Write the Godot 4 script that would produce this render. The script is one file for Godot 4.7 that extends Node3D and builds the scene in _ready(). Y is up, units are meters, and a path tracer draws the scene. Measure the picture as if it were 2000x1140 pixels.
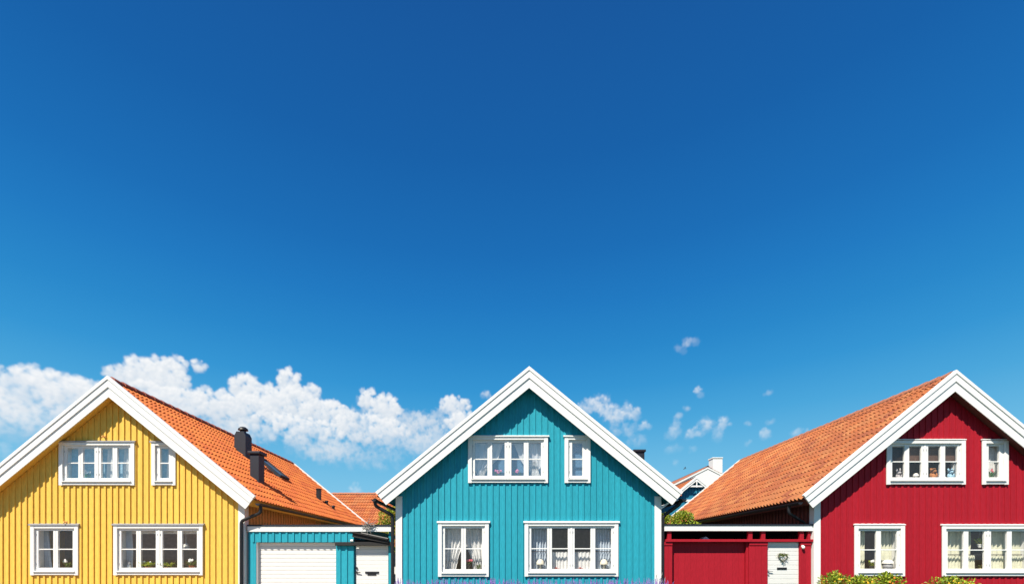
extends Node3D
# A row of three gabled timber houses (yellow, teal, red) joined by a garage and a carport, under a deep blue summer sky.

var rng := RandomNumberGenerator.new()
var taken := {}
var M := {}
var tile_meshes := {}


# ---------------------------------------------------------------- mesh helpers
class Shape:
	var v := PackedVector3Array()
	var n := PackedVector3Array()
	var c := PackedColorArray()
	var tint := Color.WHITE
	var use_tint := false

	func vert(p: Vector3, q: Vector3) -> void:
		v.append(p)
		n.append(q)
		if use_tint:
			c.append(tint)

	# corners run counter-clockwise as seen from outside
	func quad(p: Vector3, q: Vector3, r: Vector3, s: Vector3) -> void:
		var m := (r - p).cross(s - q).normalized()
		for w: Vector3 in [p, r, q, p, s, r]:
			vert(w, m)

	func tri(p: Vector3, q: Vector3, r: Vector3) -> void:
		var m := (q - p).cross(r - p).normalized()
		for w: Vector3 in [p, r, q]:
			vert(w, m)

	func quadn(p: Vector3, q: Vector3, r: Vector3, s: Vector3, a: Vector3, b: Vector3, d: Vector3, e: Vector3) -> void:
		vert(p, a)
		vert(r, d)
		vert(q, b)
		vert(p, a)
		vert(s, e)
		vert(r, d)

	func box(lo: Vector3, hi: Vector3) -> void:
		var a := lo
		var b := hi
		quad(Vector3(a.x, a.y, b.z), Vector3(b.x, a.y, b.z), Vector3(b.x, b.y, b.z), Vector3(a.x, b.y, b.z))
		quad(Vector3(b.x, a.y, a.z), Vector3(a.x, a.y, a.z), Vector3(a.x, b.y, a.z), Vector3(b.x, b.y, a.z))
		quad(Vector3(b.x, a.y, b.z), Vector3(b.x, a.y, a.z), Vector3(b.x, b.y, a.z), Vector3(b.x, b.y, b.z))
		quad(Vector3(a.x, a.y, a.z), Vector3(a.x, a.y, b.z), Vector3(a.x, b.y, b.z), Vector3(a.x, b.y, a.z))
		quad(Vector3(a.x, b.y, b.z), Vector3(b.x, b.y, b.z), Vector3(b.x, b.y, a.z), Vector3(a.x, b.y, a.z))
		quad(Vector3(a.x, a.y, a.z), Vector3(b.x, a.y, a.z), Vector3(b.x, a.y, b.z), Vector3(a.x, a.y, b.z))

	# a box with its front edges (towards +z) chamfered by e
	func board(lo: Vector3, hi: Vector3, e := 0.006) -> void:
		var p := [Vector2(lo.x, lo.y), Vector2(hi.x, lo.y), Vector2(hi.x, hi.y), Vector2(lo.x, hi.y)]
		var q := [Vector2(lo.x + e, lo.y + e), Vector2(hi.x - e, lo.y + e), Vector2(hi.x - e, hi.y - e), Vector2(lo.x + e, hi.y - e)]
		for i in 4:
			var j := (i + 1) % 4
			quad(Vector3(p[i].x, p[i].y, lo.z), Vector3(p[j].x, p[j].y, lo.z), Vector3(p[j].x, p[j].y, hi.z - e), Vector3(p[i].x, p[i].y, hi.z - e))
			quad(Vector3(p[i].x, p[i].y, hi.z - e), Vector3(p[j].x, p[j].y, hi.z - e), Vector3(q[j].x, q[j].y, hi.z), Vector3(q[i].x, q[i].y, hi.z))
		quad(Vector3(q[0].x, q[0].y, hi.z), Vector3(q[1].x, q[1].y, hi.z), Vector3(q[2].x, q[2].y, hi.z), Vector3(q[3].x, q[3].y, hi.z))
		quad(Vector3(p[1].x, p[1].y, lo.z), Vector3(p[0].x, p[0].y, lo.z), Vector3(p[3].x, p[3].y, lo.z), Vector3(p[2].x, p[2].y, lo.z))

	# a counter-clockwise outline in x and y, from z0 forward to z1
	func prism(poly: PackedVector2Array, z0: float, z1: float, back := true, sides := true) -> void:
		var t := Geometry2D.triangulate_polygon(poly)
		for i in range(0, t.size(), 3):
			var a := poly[t[i]]
			var b := poly[t[i + 1]]
			var d := poly[t[i + 2]]
			if (b - a).cross(d - a) < 0:
				var k := b
				b = d
				d = k
			tri(Vector3(a.x, a.y, z1), Vector3(b.x, b.y, z1), Vector3(d.x, d.y, z1))
			if back:
				tri(Vector3(b.x, b.y, z0), Vector3(a.x, a.y, z0), Vector3(d.x, d.y, z0))
		if sides:
			for i in poly.size():
				var a := poly[i]
				var b := poly[(i + 1) % poly.size()]
				quad(Vector3(a.x, a.y, z0), Vector3(b.x, b.y, z0), Vector3(b.x, b.y, z1), Vector3(a.x, a.y, z1))

	# an oriented bar from a to b, w wide and h high
	func bar(a: Vector3, b: Vector3, w: float, h: float, up := Vector3.UP) -> void:
		var d := (b - a).normalized()
		var s := d.cross(up).normalized() * w / 2
		var u := s.cross(d).normalized() * h / 2
		var p := [a - s - u, a + s - u, a + s + u, a - s + u]
		var q := [b - s - u, b + s - u, b + s + u, b - s + u]
		for i in 4:
			var j := (i + 1) % 4
			quad(p[i], p[j], q[j], q[i])
		quad(p[3], p[2], p[1], p[0])
		quad(q[0], q[1], q[2], q[3])

	func tube(path: Array, r: float, sides := 10, r_end := -1.0, closed := false) -> void:
		var rings := []
		var norms := []
		var last := path.size() - 1
		var side := Vector3.ZERO
		for i in path.size():
			var d: Vector3 = (path[mini(i + 1, last)] - path[maxi(i - 1, 0)])
			if closed:
				d = path[(i + 1) % path.size()] - path[(i + last) % path.size()]
			d = d.normalized()
			if side == Vector3.ZERO:
				side = d.cross(Vector3.UP if absf(d.y) < 0.9 else Vector3.RIGHT).normalized()
			side = (side - d * side.dot(d)).normalized()
			var up := d.cross(side)
			var rr := r if r_end < 0 else lerpf(r, r_end, float(i) / last)
			var ring := PackedVector3Array()
			var nn := PackedVector3Array()
			for k in sides:
				var w := TAU * k / sides
				var o := side * cos(w) + up * sin(w)
				nn.append(o)
				ring.append(path[i] + o * rr)
			rings.append(ring)
			norms.append(nn)
		var count := path.size() if closed else last
		for i in count:
			var i2 := (i + 1) % path.size()
			for k in sides:
				var k2 := (k + 1) % sides
				quadn(rings[i][k], rings[i][k2], rings[i2][k2], rings[i2][k], norms[i][k], norms[i][k2], norms[i2][k2], norms[i2][k])
		if not closed:
			for k in range(1, sides - 1):
				tri(rings[0][0], rings[0][k + 1], rings[0][k])
				tri(rings[last][0], rings[last][k], rings[last][k + 1])

	# profile: Vector2(radius, height) from bottom to top
	func lathe(profile: Array, at: Vector3, sides := 16) -> void:
		for i in profile.size() - 1:
			var a: Vector2 = profile[i]
			var b: Vector2 = profile[i + 1]
			var e := (b - a).normalized()
			for k in sides:
				var w0 := TAU * k / sides
				var w1 := TAU * (k + 1) / sides
				var d0 := Vector3(cos(w0), 0, -sin(w0))
				var d1 := Vector3(cos(w1), 0, -sin(w1))
				var m0 := (d0 * e.y - Vector3.UP * e.x).normalized()
				var m1 := (d1 * e.y - Vector3.UP * e.x).normalized()
				quadn(at + d0 * a.x + Vector3.UP * a.y, at + d1 * a.x + Vector3.UP * a.y, at + d1 * b.x + Vector3.UP * b.y, at + d0 * b.x + Vector3.UP * b.y, m0, m1, m1, m0)

	func ball(at: Vector3, r: Vector3, sides := 10, rows := 6) -> void:
		for i in rows:
			for k in sides:
				var p := []
				var q := []
				for ik: Vector2i in [Vector2i(i, k), Vector2i(i, k + 1), Vector2i(i + 1, k + 1), Vector2i(i + 1, k)]:
					var t := PI * (float(ik.x) / rows - 0.5)
					var w := TAU * ik.y / sides
					var o := Vector3(cos(t) * cos(w), sin(t), -cos(t) * sin(w))
					p.append(at + o * r)
					q.append((o / r).normalized())
				quadn(p[0], p[1], p[2], p[3], q[0], q[1], q[2], q[3])

	# a leaf of two halves folded along its middle
	func leaf(at: Vector3, along: Vector3, across: Vector3, long: float, wide: float) -> void:
		var d := along.normalized()
		var s := (across - d * across.dot(d)).normalized()
		var u := s.cross(d)
		var mid := at + d * long * 0.45 - u * wide * 0.12
		var tip := at + d * long
		var l := at + d * long * 0.5 - s * wide / 2 + u * wide * 0.1
		var r := at + d * long * 0.5 + s * wide / 2 + u * wide * 0.1
		quad(at, r, tip, mid)
		quad(at, mid, tip, l)

	func mesh(m: Material) -> ArrayMesh:
		var a := []
		a.resize(Mesh.ARRAY_MAX)
		a[Mesh.ARRAY_VERTEX] = v
		a[Mesh.ARRAY_NORMAL] = n
		if use_tint:
			a[Mesh.ARRAY_COLOR] = c
		var out := ArrayMesh.new()
		out.add_surface_from_arrays(Mesh.PRIMITIVE_TRIANGLES, a)
		out.surface_set_material(0, m)
		return out


func put(called: String, s: Shape, m: Material, parent: Node = null) -> MeshInstance3D:
	return hang(called, s.mesh(m), parent)


func hang(called: String, mesh: Mesh, parent: Node = null) -> MeshInstance3D:
	var o := MeshInstance3D.new()
	o.mesh = mesh
	if parent == null:
		o.name = numbered(called)
		add_child(o, true)
	else:
		o.name = called
		parent.add_child(o, true)
	return o


func numbered(called: String) -> String:
	taken[called] = taken.get(called, -1) + 1
	return called if taken[called] == 0 else "%s_%03d" % [called, taken[called]]


func thing(called: String, label: String, category: String, at := Vector3.ZERO, group := "") -> Node3D:
	var o := Node3D.new()
	o.name = numbered(called)
	add_child(o, true)
	o.position = at
	tag(o, label, category, group)
	return o


func tag(o: Node, label: String, category: String, group := "") -> Node:
	o.set_meta("label", label)
	o.set_meta("category", category)
	if group:
		o.set_meta("group", group)
	return o


func struct(called: String, s: Shape, m: Material) -> MeshInstance3D:
	var o := put(called, s, m)
	o.set_meta("kind", "structure")
	return o


func node(called: String, parent: Node, at := Vector3.ZERO) -> Node3D:
	var o := Node3D.new()
	o.name = called
	parent.add_child(o, true)
	o.position = at
	return o


# ---------------------------------------------------------------- materials
func lin(r: float, g: float, b: float, a := 1.0) -> Color:
	var k := Color(r, g, b).linear_to_srgb()
	k.a = a
	return k


func noise_tex(size: int, freq: float, octaves: int, lo: float, hi: float, sd: int, kind := FastNoiseLite.TYPE_SIMPLEX_SMOOTH) -> NoiseTexture2D:
	var f := FastNoiseLite.new()
	f.seed = sd
	f.noise_type = kind
	f.frequency = freq
	f.fractal_octaves = octaves
	var t := NoiseTexture2D.new()
	t.width = size
	t.height = size
	t.seamless = true
	t.noise = f
	var g := Gradient.new()
	g.set_color(0, Color(lo, lo, lo))
	g.set_color(1, Color(hi, hi, hi))
	t.color_ramp = g
	return t


func paint(r: float, g: float, b: float, rough := 0.6, tex: Texture2D = null, scale := Vector3.ONE, bump: Texture2D = null, depth := 0.1) -> StandardMaterial3D:
	var m := StandardMaterial3D.new()
	m.albedo_color = lin(r, g, b)
	m.roughness = rough
	m.uv1_triplanar = true
	m.uv1_world_triplanar = true
	m.uv1_scale = scale
	if tex:
		m.albedo_texture = tex
	if bump:
		m.heightmap_enabled = true
		m.heightmap_texture = bump
		m.heightmap_scale = depth
	return m


func make_materials() -> void:
	var weather := noise_tex(512, 0.012, 5, 0.84, 1.0, 3)
	var streak := noise_tex(512, 0.02, 4, 0.89, 1.0, 8)
	var clean := noise_tex(512, 0.02, 4, 0.965, 1.0, 9)
	var speck := noise_tex(512, 0.05, 5, 0.72, 1.0, 5)
	var rough_clay := noise_tex(512, 0.03, 5, 0.6, 1.0, 12)
	var grain := noise_tex(512, 0.03, 4, 0.0, 1.0, 21)
	var tall := Vector3(2.2, 0.35, 2.2)
	var walls := {
		"yellow": [0.87, 0.545, 0.105], "teal": [0.026, 0.345, 0.455], "red": [0.385, 0.0125, 0.026],
	}
	for k: String in walls:
		var w: Array = walls[k]
		for i in 5:
			var t: float = [1.0, 0.955, 1.03, 0.98, 0.93][i]
			M["%s%d" % [k, i]] = paint(w[0] * t, w[1] * t, w[2] * t, 0.62, streak, tall, grain, 0.12)
	for k: String in walls:
		for i in 5:
			M["%s%d" % [k, i]].metallic_specular = 0.28
	M.yellow_side = paint(0.80, 0.42, 0.12, 0.65, streak, tall, grain, 0.12)  # browner copy of the yellow paint, side wall shade put into the colour
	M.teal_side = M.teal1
	M.red_side = paint(0.15, 0.036, 0.030, 0.7, streak, tall, grain, 0.12)  # dark copy of the red paint, shade put into the colour
	M.white = paint(0.77, 0.77, 0.76, 0.5, clean, tall, grain, 0.03)
	M.white_flat = paint(0.77, 0.77, 0.76, 0.5, clean, Vector3(0.4, 2.0, 0.4), grain, 0.03)
	M.door_white = paint(0.70, 0.70, 0.69, 0.55, clean, Vector3(0.4, 2.0, 0.4), grain, 0.03)
	M.off_white = paint(0.78, 0.78, 0.76, 0.5, clean, Vector3.ONE)
	M.grey_metal = paint(0.36, 0.37, 0.40, 0.45, weather, Vector3.ONE)
	M.hinge = paint(0.42, 0.42, 0.44, 0.4)
	M.black = paint(0.010, 0.010, 0.014, 0.5, weather, Vector3.ONE)
	M.sheet = paint(0.009, 0.013, 0.028, 0.6, weather, Vector3.ONE)
	M.pitch = paint(0.022, 0.021, 0.022, 0.85, speck, Vector3.ONE)
	M.beam_teal = paint(0.006, 0.07, 0.10, 0.6, streak, Vector3(0.4, 2, 0.4))
	M.lining = paint(0.62, 0.58, 0.52, 0.8, weather, Vector3.ONE)
	M.room_brown = paint(0.55, 0.37, 0.28, 0.8, weather, Vector3.ONE)
	M.room_grey = paint(0.36, 0.30, 0.24, 0.8, weather, Vector3.ONE)
	M.room_pink = paint(0.42, 0.22, 0.21, 0.8, weather, Vector3.ONE)
	M.plinth = paint(0.30, 0.29, 0.28, 0.9, speck, Vector3.ONE)
	M.pane = StandardMaterial3D.new()
	M.pane.albedo_color = Color(0.60, 0.52, 0.46, 0.06)  # faint brown tint stands in for the reflection of a hillside
	M.pane.roughness = 0.02
	M.pane.transparency = BaseMaterial3D.TRANSPARENCY_ALPHA
	M.mirror_pane = StandardMaterial3D.new()   # coated, sun-reflecting glass
	M.mirror_pane.albedo_color = lin(0.92, 0.96, 1.0, 0.26)
	M.mirror_pane.metallic = 1.0
	M.mirror_pane.roughness = 0.27
	M.mirror_pane.transparency = BaseMaterial3D.TRANSPARENCY_ALPHA
	for i in 6:
		var t: float = [1.0, 0.93, 1.07, 0.97, 1.04, 0.86][i]
		M["orange%d" % i] = paint(0.86 * t, 0.232 * t * t, 0.05 * t, 0.85, speck, Vector3(1.3, 1.3, 1.3), rough_clay, 0.15)
	for i in 8:
		var t: Array = [[0.49, 0.140, 0.046], [0.45, 0.125, 0.042], [0.53, 0.175, 0.058], [0.42, 0.110, 0.040], [0.49, 0.165, 0.060], [0.51, 0.140, 0.038], [0.38, 0.10, 0.040], [0.56, 0.20, 0.070]][i]
		M["clay%d" % i] = paint(t[0] * 0.98, t[1] * 0.99, t[2] * 0.92, 0.82, rough_clay, Vector3(1.6, 1.6, 1.6), rough_clay, 0.2)
	for i in 3:
		M["old%d" % i] = paint([0.42, 0.36, 0.5][i], [0.17, 0.15, 0.17][i], [0.11, 0.11, 0.09][i], 0.85)
	M.clay_tint = paint(1, 1, 1, 0.82, speck, Vector3(1.6, 1.6, 1.6))
	M.clay_tint.vertex_color_use_as_albedo = true
	M.ridge_red = paint(0.50, 0.13, 0.075, 0.8, rough_clay, Vector3(1.2, 1.2, 1.2))
	M.ridge_pale = paint(0.55, 0.22, 0.13, 0.85, rough_clay, Vector3(1.2, 1.2, 1.2))
	M.far_blue = paint(0.014, 0.20, 0.33, 0.6, streak, tall)
	M.far_white = paint(0.74, 0.74, 0.73, 0.8, clean, Vector3(0.3, 0.3, 0.3))
	M.far_ridge = paint(0.20, 0.115, 0.10, 0.85, rough_clay, Vector3(0.8, 0.8, 0.8))
	M.curtain = paint(0.82, 0.82, 0.82, 0.9, weather, Vector3.ONE)
	M.curtain.backlight_enabled = true
	M.curtain.backlight = Color(0.3, 0.3, 0.32)
	M.curtain_blue = paint(0.60, 0.69, 0.80, 0.9, weather, Vector3.ONE)
	M.curtain_blue.backlight_enabled = true
	M.curtain_blue.backlight = Color(0.25, 0.28, 0.32)
	M.curtain_cream = paint(0.74, 0.74, 0.58, 0.9, weather, Vector3.ONE)
	M.curtain_cream.backlight_enabled = true
	M.curtain_cream.backlight = Color(0.25, 0.26, 0.2)
	M.sheer = paint(0.80, 0.82, 0.86, 0.9)
	M.sheer.albedo_color.a = 0.72
	M.sheer.transparency = BaseMaterial3D.TRANSPARENCY_ALPHA
	M.sky_tint_pale = paint(0.36, 0.58, 0.76, 0.9, weather, Vector3.ONE)  # sky reflection of the yellow house panes, painted as a pale blue sheet
	M.sky_tint_deep = paint(0.10, 0.23, 0.40, 0.9, weather, Vector3.ONE)  # sky reflection of the teal house panes, painted as a deep blue sheet
	M.blind_brown = paint(0.11, 0.055, 0.035, 0.85, weather, Vector3.ONE)
	M.terracotta = paint(0.60, 0.17, 0.07, 0.8, speck, Vector3(4, 4, 4))
	M.orange_pot = paint(0.75, 0.24, 0.05, 0.5)
	M.yellow_pot = paint(0.75, 0.60, 0.22, 0.5)
	M.ceramic = paint(0.80, 0.80, 0.78, 0.25)
	M.cream = paint(0.78, 0.72, 0.58, 0.5)
	M.dark_pot = paint(0.03, 0.028, 0.03, 0.3)
	M.petal_white = paint(0.82, 0.82, 0.80, 0.7)
	M.petal_pink = paint(0.72, 0.22, 0.42, 0.7)
	M.petal_rose = paint(0.68, 0.14, 0.18, 0.7)
	M.petal_yellow = paint(0.80, 0.46, 0.03, 0.7)
	M.petal_orange = paint(0.78, 0.22, 0.03, 0.7)
	M.petal_purple = paint(0.30, 0.15, 0.52, 0.8)
	M.petal_violet = paint(0.20, 0.14, 0.48, 0.8)
	M.soil = paint(0.05, 0.035, 0.025, 0.95)
	var greens := {"leaf": [0.13, 0.20, 0.018], "leaf_light": [0.30, 0.37, 0.022], "leaf_dark": [0.03, 0.075, 0.015], "leaf_olive": [0.13, 0.16, 0.03], "leaf_bright": [0.05, 0.23, 0.05]}
	for k: String in greens:
		var g: Array = greens[k]
		M[k] = paint(g[0], g[1], g[2], 0.55)
		M[k].backlight_enabled = true
		M[k].backlight = Color(0.35, 0.38, 0.12)
	M.bark = paint(0.12, 0.085, 0.06, 0.9, speck, Vector3(3, 0.6, 3))
	M.twig = paint(0.34, 0.32, 0.30, 0.9, speck, Vector3(5, 5, 5))
	M.plush_grey = paint(0.42, 0.40, 0.42, 0.95)
	M.plush_brown = paint(0.42, 0.17, 0.06, 0.95)
	M.plush_blue = paint(0.32, 0.52, 0.66, 0.95)
	M.globe = paint(0.38, 0.38, 0.40, 0.35)
	M.rust = paint(0.30, 0.035, 0.03, 0.5)
	M.lamp_white = paint(0.80, 0.79, 0.75, 0.4)
	M.red_edge = M.red0
	M.bird = paint(0.05, 0.05, 0.06, 0.8)
	M.grass = paint(0.05, 0.085, 0.02, 0.95, speck, Vector3(0.5, 0.5, 0.5))
	M.bounce_gravel = paint(0.46, 0.31, 0.19, 0.95, speck, Vector3(1.5, 1.5, 1.5), rough_clay, 0.8)  # warm pale tone picked to bounce light onto the yellow walls
	M.asphalt = paint(0.055, 0.055, 0.057, 0.9, speck, Vector3(1.2, 1.2, 1.2))
	M.paving = paint(0.17, 0.16, 0.15, 0.9, speck, Vector3(0.8, 0.8, 0.8))
	M.kerb = paint(0.25, 0.24, 0.23, 0.85, speck, Vector3.ONE)


# ---------------------------------------------------------------- sky
func sky_color(e: float) -> Vector3:
	var rows := [[-90.0, 150, 190, 215], [0.0, 165, 212, 236], [5.0, 140, 203, 235], [9.0, 122, 194, 231], [12.0, 104, 184, 227], [16.0, 76, 167, 220], [20.0, 54, 150, 212], [24.0, 42, 136, 203], [28.7, 34, 122, 194], [33.4, 29, 110, 183], [41.0, 25, 97, 169], [51.0, 25, 87, 157], [65.0, 21, 74, 138], [90.0, 17, 62, 120]]
	for i in rows.size() - 1:
		if e <= rows[i + 1][0]:
			var t: float = (e - rows[i][0]) / (rows[i + 1][0] - rows[i][0])
			var a := Color8(rows[i][1], rows[i][2], rows[i][3]).srgb_to_linear()
			var b := Color8(rows[i + 1][1], rows[i + 1][2], rows[i + 1][3]).srgb_to_linear()
			var k := a.lerp(b, t)
			return Vector3(k.r, k.g, k.b)
	return Vector3.ZERO


# heaps of cumulus: azimuth, elevation, half width and half height in degrees, weight
func cloud_heaps() -> Array:
	var text := "-49.1 12.4 3.28 2.79 1.00; -46.3 13.9 2.45 2.08 1.00; -45.6 15.5 1.09 0.91 1.00; -43.7 15.0 2.01 1.29 1.00; -42.7 13.9 2.07 1.99 1.00; -46.9 11.3 2.69 1.68 0.80; -45.0 11.9 2.56 1.73 0.80; -41.6 15.0 1.43 1.25 1.00; -47.0 9.1 0.89 0.60 0.60; -39.6 17.0 1.14 0.90 0.90; -38.0 17.4 1.78 1.47 1.00; -36.2 17.5 1.87 1.88 1.00; -35.2 18.9 0.94 0.84 1.10; -33.2 19.4 0.76 0.62 1.00; -37.0 15.7 2.85 1.89 1.00; -34.5 15.5 2.61 1.96 1.00; -31.8 15.9 2.08 1.51 1.00; -29.0 17.8 1.37 1.52 1.10; -29.0 15.9 2.94 2.07 1.00; -26.5 16.7 2.05 1.84 1.00; -24.6 19.0 1.16 1.56 1.20; -23.6 17.1 2.15 1.61 1.00; -22.1 18.3 0.82 1.07 0.90; -20.6 16.4 3.36 1.93 1.00; -24.4 14.3 6.37 2.19 1.00; -17.7 16.1 2.90 1.69 0.90; -16.1 18.2 0.94 1.33 1.00; -14.0 17.5 1.69 1.58 1.00; -15.9 15.1 5.32 2.29 1.00; -11.1 16.5 3.08 1.61 0.90; -8.0 17.0 2.82 1.45 0.90; -5.5 18.2 1.90 1.15 0.90; -4.2 16.2 3.18 1.76 1.00; -9.3 14.3 6.85 2.07 0.90; -17.1 12.7 7.59 1.45 0.70; -14.2 11.4 6.61 0.83 0.50; -20.6 13.0 5.05 1.71 0.80; -30.4 14.1 3.33 2.07 0.90; -1.7 19.6 0.58 0.45 0.70;"
	text += "11.0 18.0 1.48 0.91 1.00; 12.5 18.4 0.91 0.73 1.00; 13.4 17.2 1.33 0.91 0.90; 15.8 17.1 1.18 0.79 1.00; 14.8 16.6 1.32 0.80 0.80; 17.5 15.4 0.64 0.51 0.80; 15.2 15.2 2.02 0.69 0.60; 16.4 13.9 1.65 0.64 0.50; 22.8 23.5 1.09 0.55 0.62; 21.8 23.1 1.32 0.45 0.50; 23.3 18.4 0.65 0.53 0.90; 22.1 17.0 0.60 0.38 0.60; 21.4 16.2 0.55 0.44 0.60; 21.1 15.3 0.78 0.56 0.60; 20.6 14.3 0.67 0.79 0.50; 23.0 14.1 0.87 0.66 0.95; 24.0 14.8 0.75 0.65 0.75; 24.7 14.7 0.53 0.49 0.55; 26.1 14.8 0.67 0.64 0.95; 25.6 13.8 0.52 0.65 0.60; 30.0 13.2 0.48 0.63 0.85; 30.5 14.5 0.76 0.36 0.50; 30.3 17.3 0.48 0.30 0.50; 28.4 14.6 0.69 0.32 0.45; 33.3 12.9 0.72 0.51 0.75; 28.4 12.5 0.49 0.32 0.55; 20.9 12.6 1.34 0.57 0.45; 22.5 12.4 0.87 0.39 0.40; 20.9 11.1 0.78 0.35 0.45; -17.4 8.2 0.64 0.78 0.70; -20.6 7.5 1.01 0.35 0.50"
	var out := []
	for s in text.split(";"):
		var p := s.strip_edges().split_floats(" ")
		var wisp := 0.8 if p[0] > 10.0 else 1.0
		out.append([p[0], p[1], p[2] * (0.92 if p[2] > 2.5 else 1.08), p[3] * (0.78 if p[2] > 2.5 else 1.08), p[4] * wisp])
	var r := RandomNumberGenerator.new()   # the rest of the horizon carries the same broken cumulus
	r.seed = 77
	for i in 46:
		var az := r.randf_range(62, 298)
		var el := r.randf_range(12.5, 15.5)
		for k in 3:
			var w := r.randf_range(1.4, 3.2)
			out.append([az + r.randf_range(-3, 3), el + r.randf_range(-0.5, 2.5), w, w * 0.7, r.randf_range(0.8, 1.0)])
	return out


func make_sky() -> Image:
	var w := 4096
	var h := 2048
	var rows := PackedByteArray()
	for y in h:
		var e := 90.0 - (y + 0.5) / h * 180.0
		var k := sky_color(e)
		var px := PackedFloat32Array([k.x, k.y, k.z]).to_byte_array()
		var row := px
		while row.size() < w * 12:
			row = row + row
		rows.append_array(row)
	var im := Image.create_from_data(w, h, false, Image.FORMAT_RGBF, rows)
	var rough := FastNoiseLite.new()
	rough.seed = 5
	rough.frequency = 0.75
	rough.fractal_octaves = 4
	rough.fractal_gain = 0.6
	var r := RandomNumberGenerator.new()
	r.seed = 19
	# every heap is a cluster of round puffs, the small ones budding from its upper edge
	var puffs := []
	for b: Array in cloud_heaps():
		var az: float = b[0]
		var el: float = b[1]
		var ra: float = b[2]
		var re: float = b[3]
		var low: bool = ra > 2.5 and b[4] < 0.95        # flat, thin bases
		var faint: float = b[4]
		var thin := 0.62 if az < -41.0 and az > -60.0 else 0.88     # how far the bank lets the blue through
		var count := clampi(int(ra * re * 7.0), 5, 44)
		if low:                                       # thin layered base: wide soft patches
			for i in count:
				var t := r.randf() * TAU
				var q := sqrt(r.randf()) * 0.8
				puffs.append([az + cos(t) * q * ra, el - 0.3 + sin(t) * q * re * 0.9, re * r.randf_range(0.5, 1.0), 0.19 * faint, sin(t) * q, true])
		else:
			if faint > 0.85:
				for i in 5:
					puffs.append([az + r.randf_range(-0.45, 0.45) * ra, el + r.randf_range(-0.5, 0.2) * re, minf(re, ra) * r.randf_range(0.6, 0.8), 0.36 * thin, -0.1, false])
			for i in count:
				var t := r.randf() * TAU
				var q := sqrt(r.randf()) * 0.72
				var size := minf(re, 1.3) * r.randf_range(0.30, 0.62)
				if faint < 0.85:
					size = re * r.randf_range(0.5, 0.95)
				puffs.append([az + cos(t) * q * ra, el + sin(t) * q * re, size, (0.5 if faint > 0.85 else 0.26) * faint * thin, sin(t) * q, false])
			if faint < 0.6:
				continue
		if low:
			continue
		for i in count * 2:
			var t := r.randf_range(-0.25, PI + 0.25)
			var q := r.randf_range(0.62, 0.98)
			var size := clampf(minf(re, 1.4) * r.randf_range(0.10, 0.36), 0.10, 0.5)
			puffs.append([az + cos(t) * q * ra, el + sin(t) * q * re, size, (0.58 if faint > 0.85 else 0.30) * faint * thin, sin(t) * q, false])
	puffs.sort_custom(func(m, n): return m[2] > n[2])
	var lit := Vector3(0.98, 0.985, 0.99)
	var dim := Vector3(0.49, 0.61, 0.74)
	var per := w / 360.0
	for f: Array in puffs:
		var cx: float = f[0] * per
		var cy: float = (90.0 - f[1]) * per
		var rad: float = f[2] * per
		var reach := int(rad * 1.35) + 2
		for y in range(int(cy) - reach, int(cy) + reach + 1):
			if y < 0 or y >= h / 2:
				continue
			for x in range(int(cx) - reach, int(cx) + reach + 1):
				var dx := (x + 0.5 - cx) / rad
				var dy := (cy - y - 0.5) / rad
				var ragged := rough.get_noise_2d(x / per * 1.6, y / per * 1.6)
				var d := sqrt(dx * dx + dy * dy) + ragged * 0.5
				if d > 1.12:
					continue
				var cover: float = f[3] * smoothstep(1.12, 0.5, d)
				if cover < 0.004:
					continue
				# sun from the upper left, behind the viewer
				var face := -0.40 * dx + 0.62 * dy + 0.60 * sqrt(maxf(0.0, 1.0 - minf(dx * dx + dy * dy, 1.0)))
				var light := clampf(0.40 + 0.46 * face + 0.26 * (f[4] as float) - ragged * 0.1, 0.0, 1.0)
				if f[5]:
					light = light * 0.4 + 0.22
				var e := 90.0 - y / per
				cover *= lerpf(0.5, 1.0, smoothstep(11.0, 16.5, e))
				var xx := posmod(x, w)
				var k := im.get_pixel(xx, y)
				var o := Vector3(k.r, k.g, k.b).lerp(dim.lerp(lit, light), cover)
				im.set_pixel(xx, y, Color(o.x, o.y, o.z))
	return im


# ---------------------------------------------------------------- building helpers
# outlines (counter-clockwise) that fill x0..x1 from y0 up to top(x), openings left out; openings: Rect2 in x and y
func cells(x0: float, x1: float, y0: float, openings: Array, top: Callable) -> Array:
	var cuts := [x0, x1]
	if x0 < -0.001 and x1 > 0.001:
		cuts.append(0.0)
	for o: Rect2 in openings:
		for k: float in [o.position.x, o.end.x]:
			if k > x0 + 0.003 and k < x1 - 0.003:
				cuts.append(k)
	cuts.sort()
	var out := []
	for i in cuts.size() - 1:
		var a: float = cuts[i]
		var b: float = cuts[i + 1]
		var mid := (a + b) / 2
		var holes := []
		for o: Rect2 in openings:
			if o.position.x < mid and o.end.x > mid:
				holes.append(o)
		holes.sort_custom(func(p, q): return p.position.y < q.position.y)
		var y := y0
		for o: Rect2 in holes:
			if o.position.y > y + 0.004:
				out.append(PackedVector2Array([Vector2(a, y), Vector2(b, y), Vector2(b, o.position.y), Vector2(a, o.position.y)]))
			y = maxf(y, o.end.y)
		var ta: float = top.call(a)
		var tb: float = top.call(b)
		if minf(ta, tb) > y + 0.004:
			out.append(PackedVector2Array([Vector2(a, y), Vector2(b, y), Vector2(b, tb), Vector2(a, ta)]))
	return out


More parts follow.
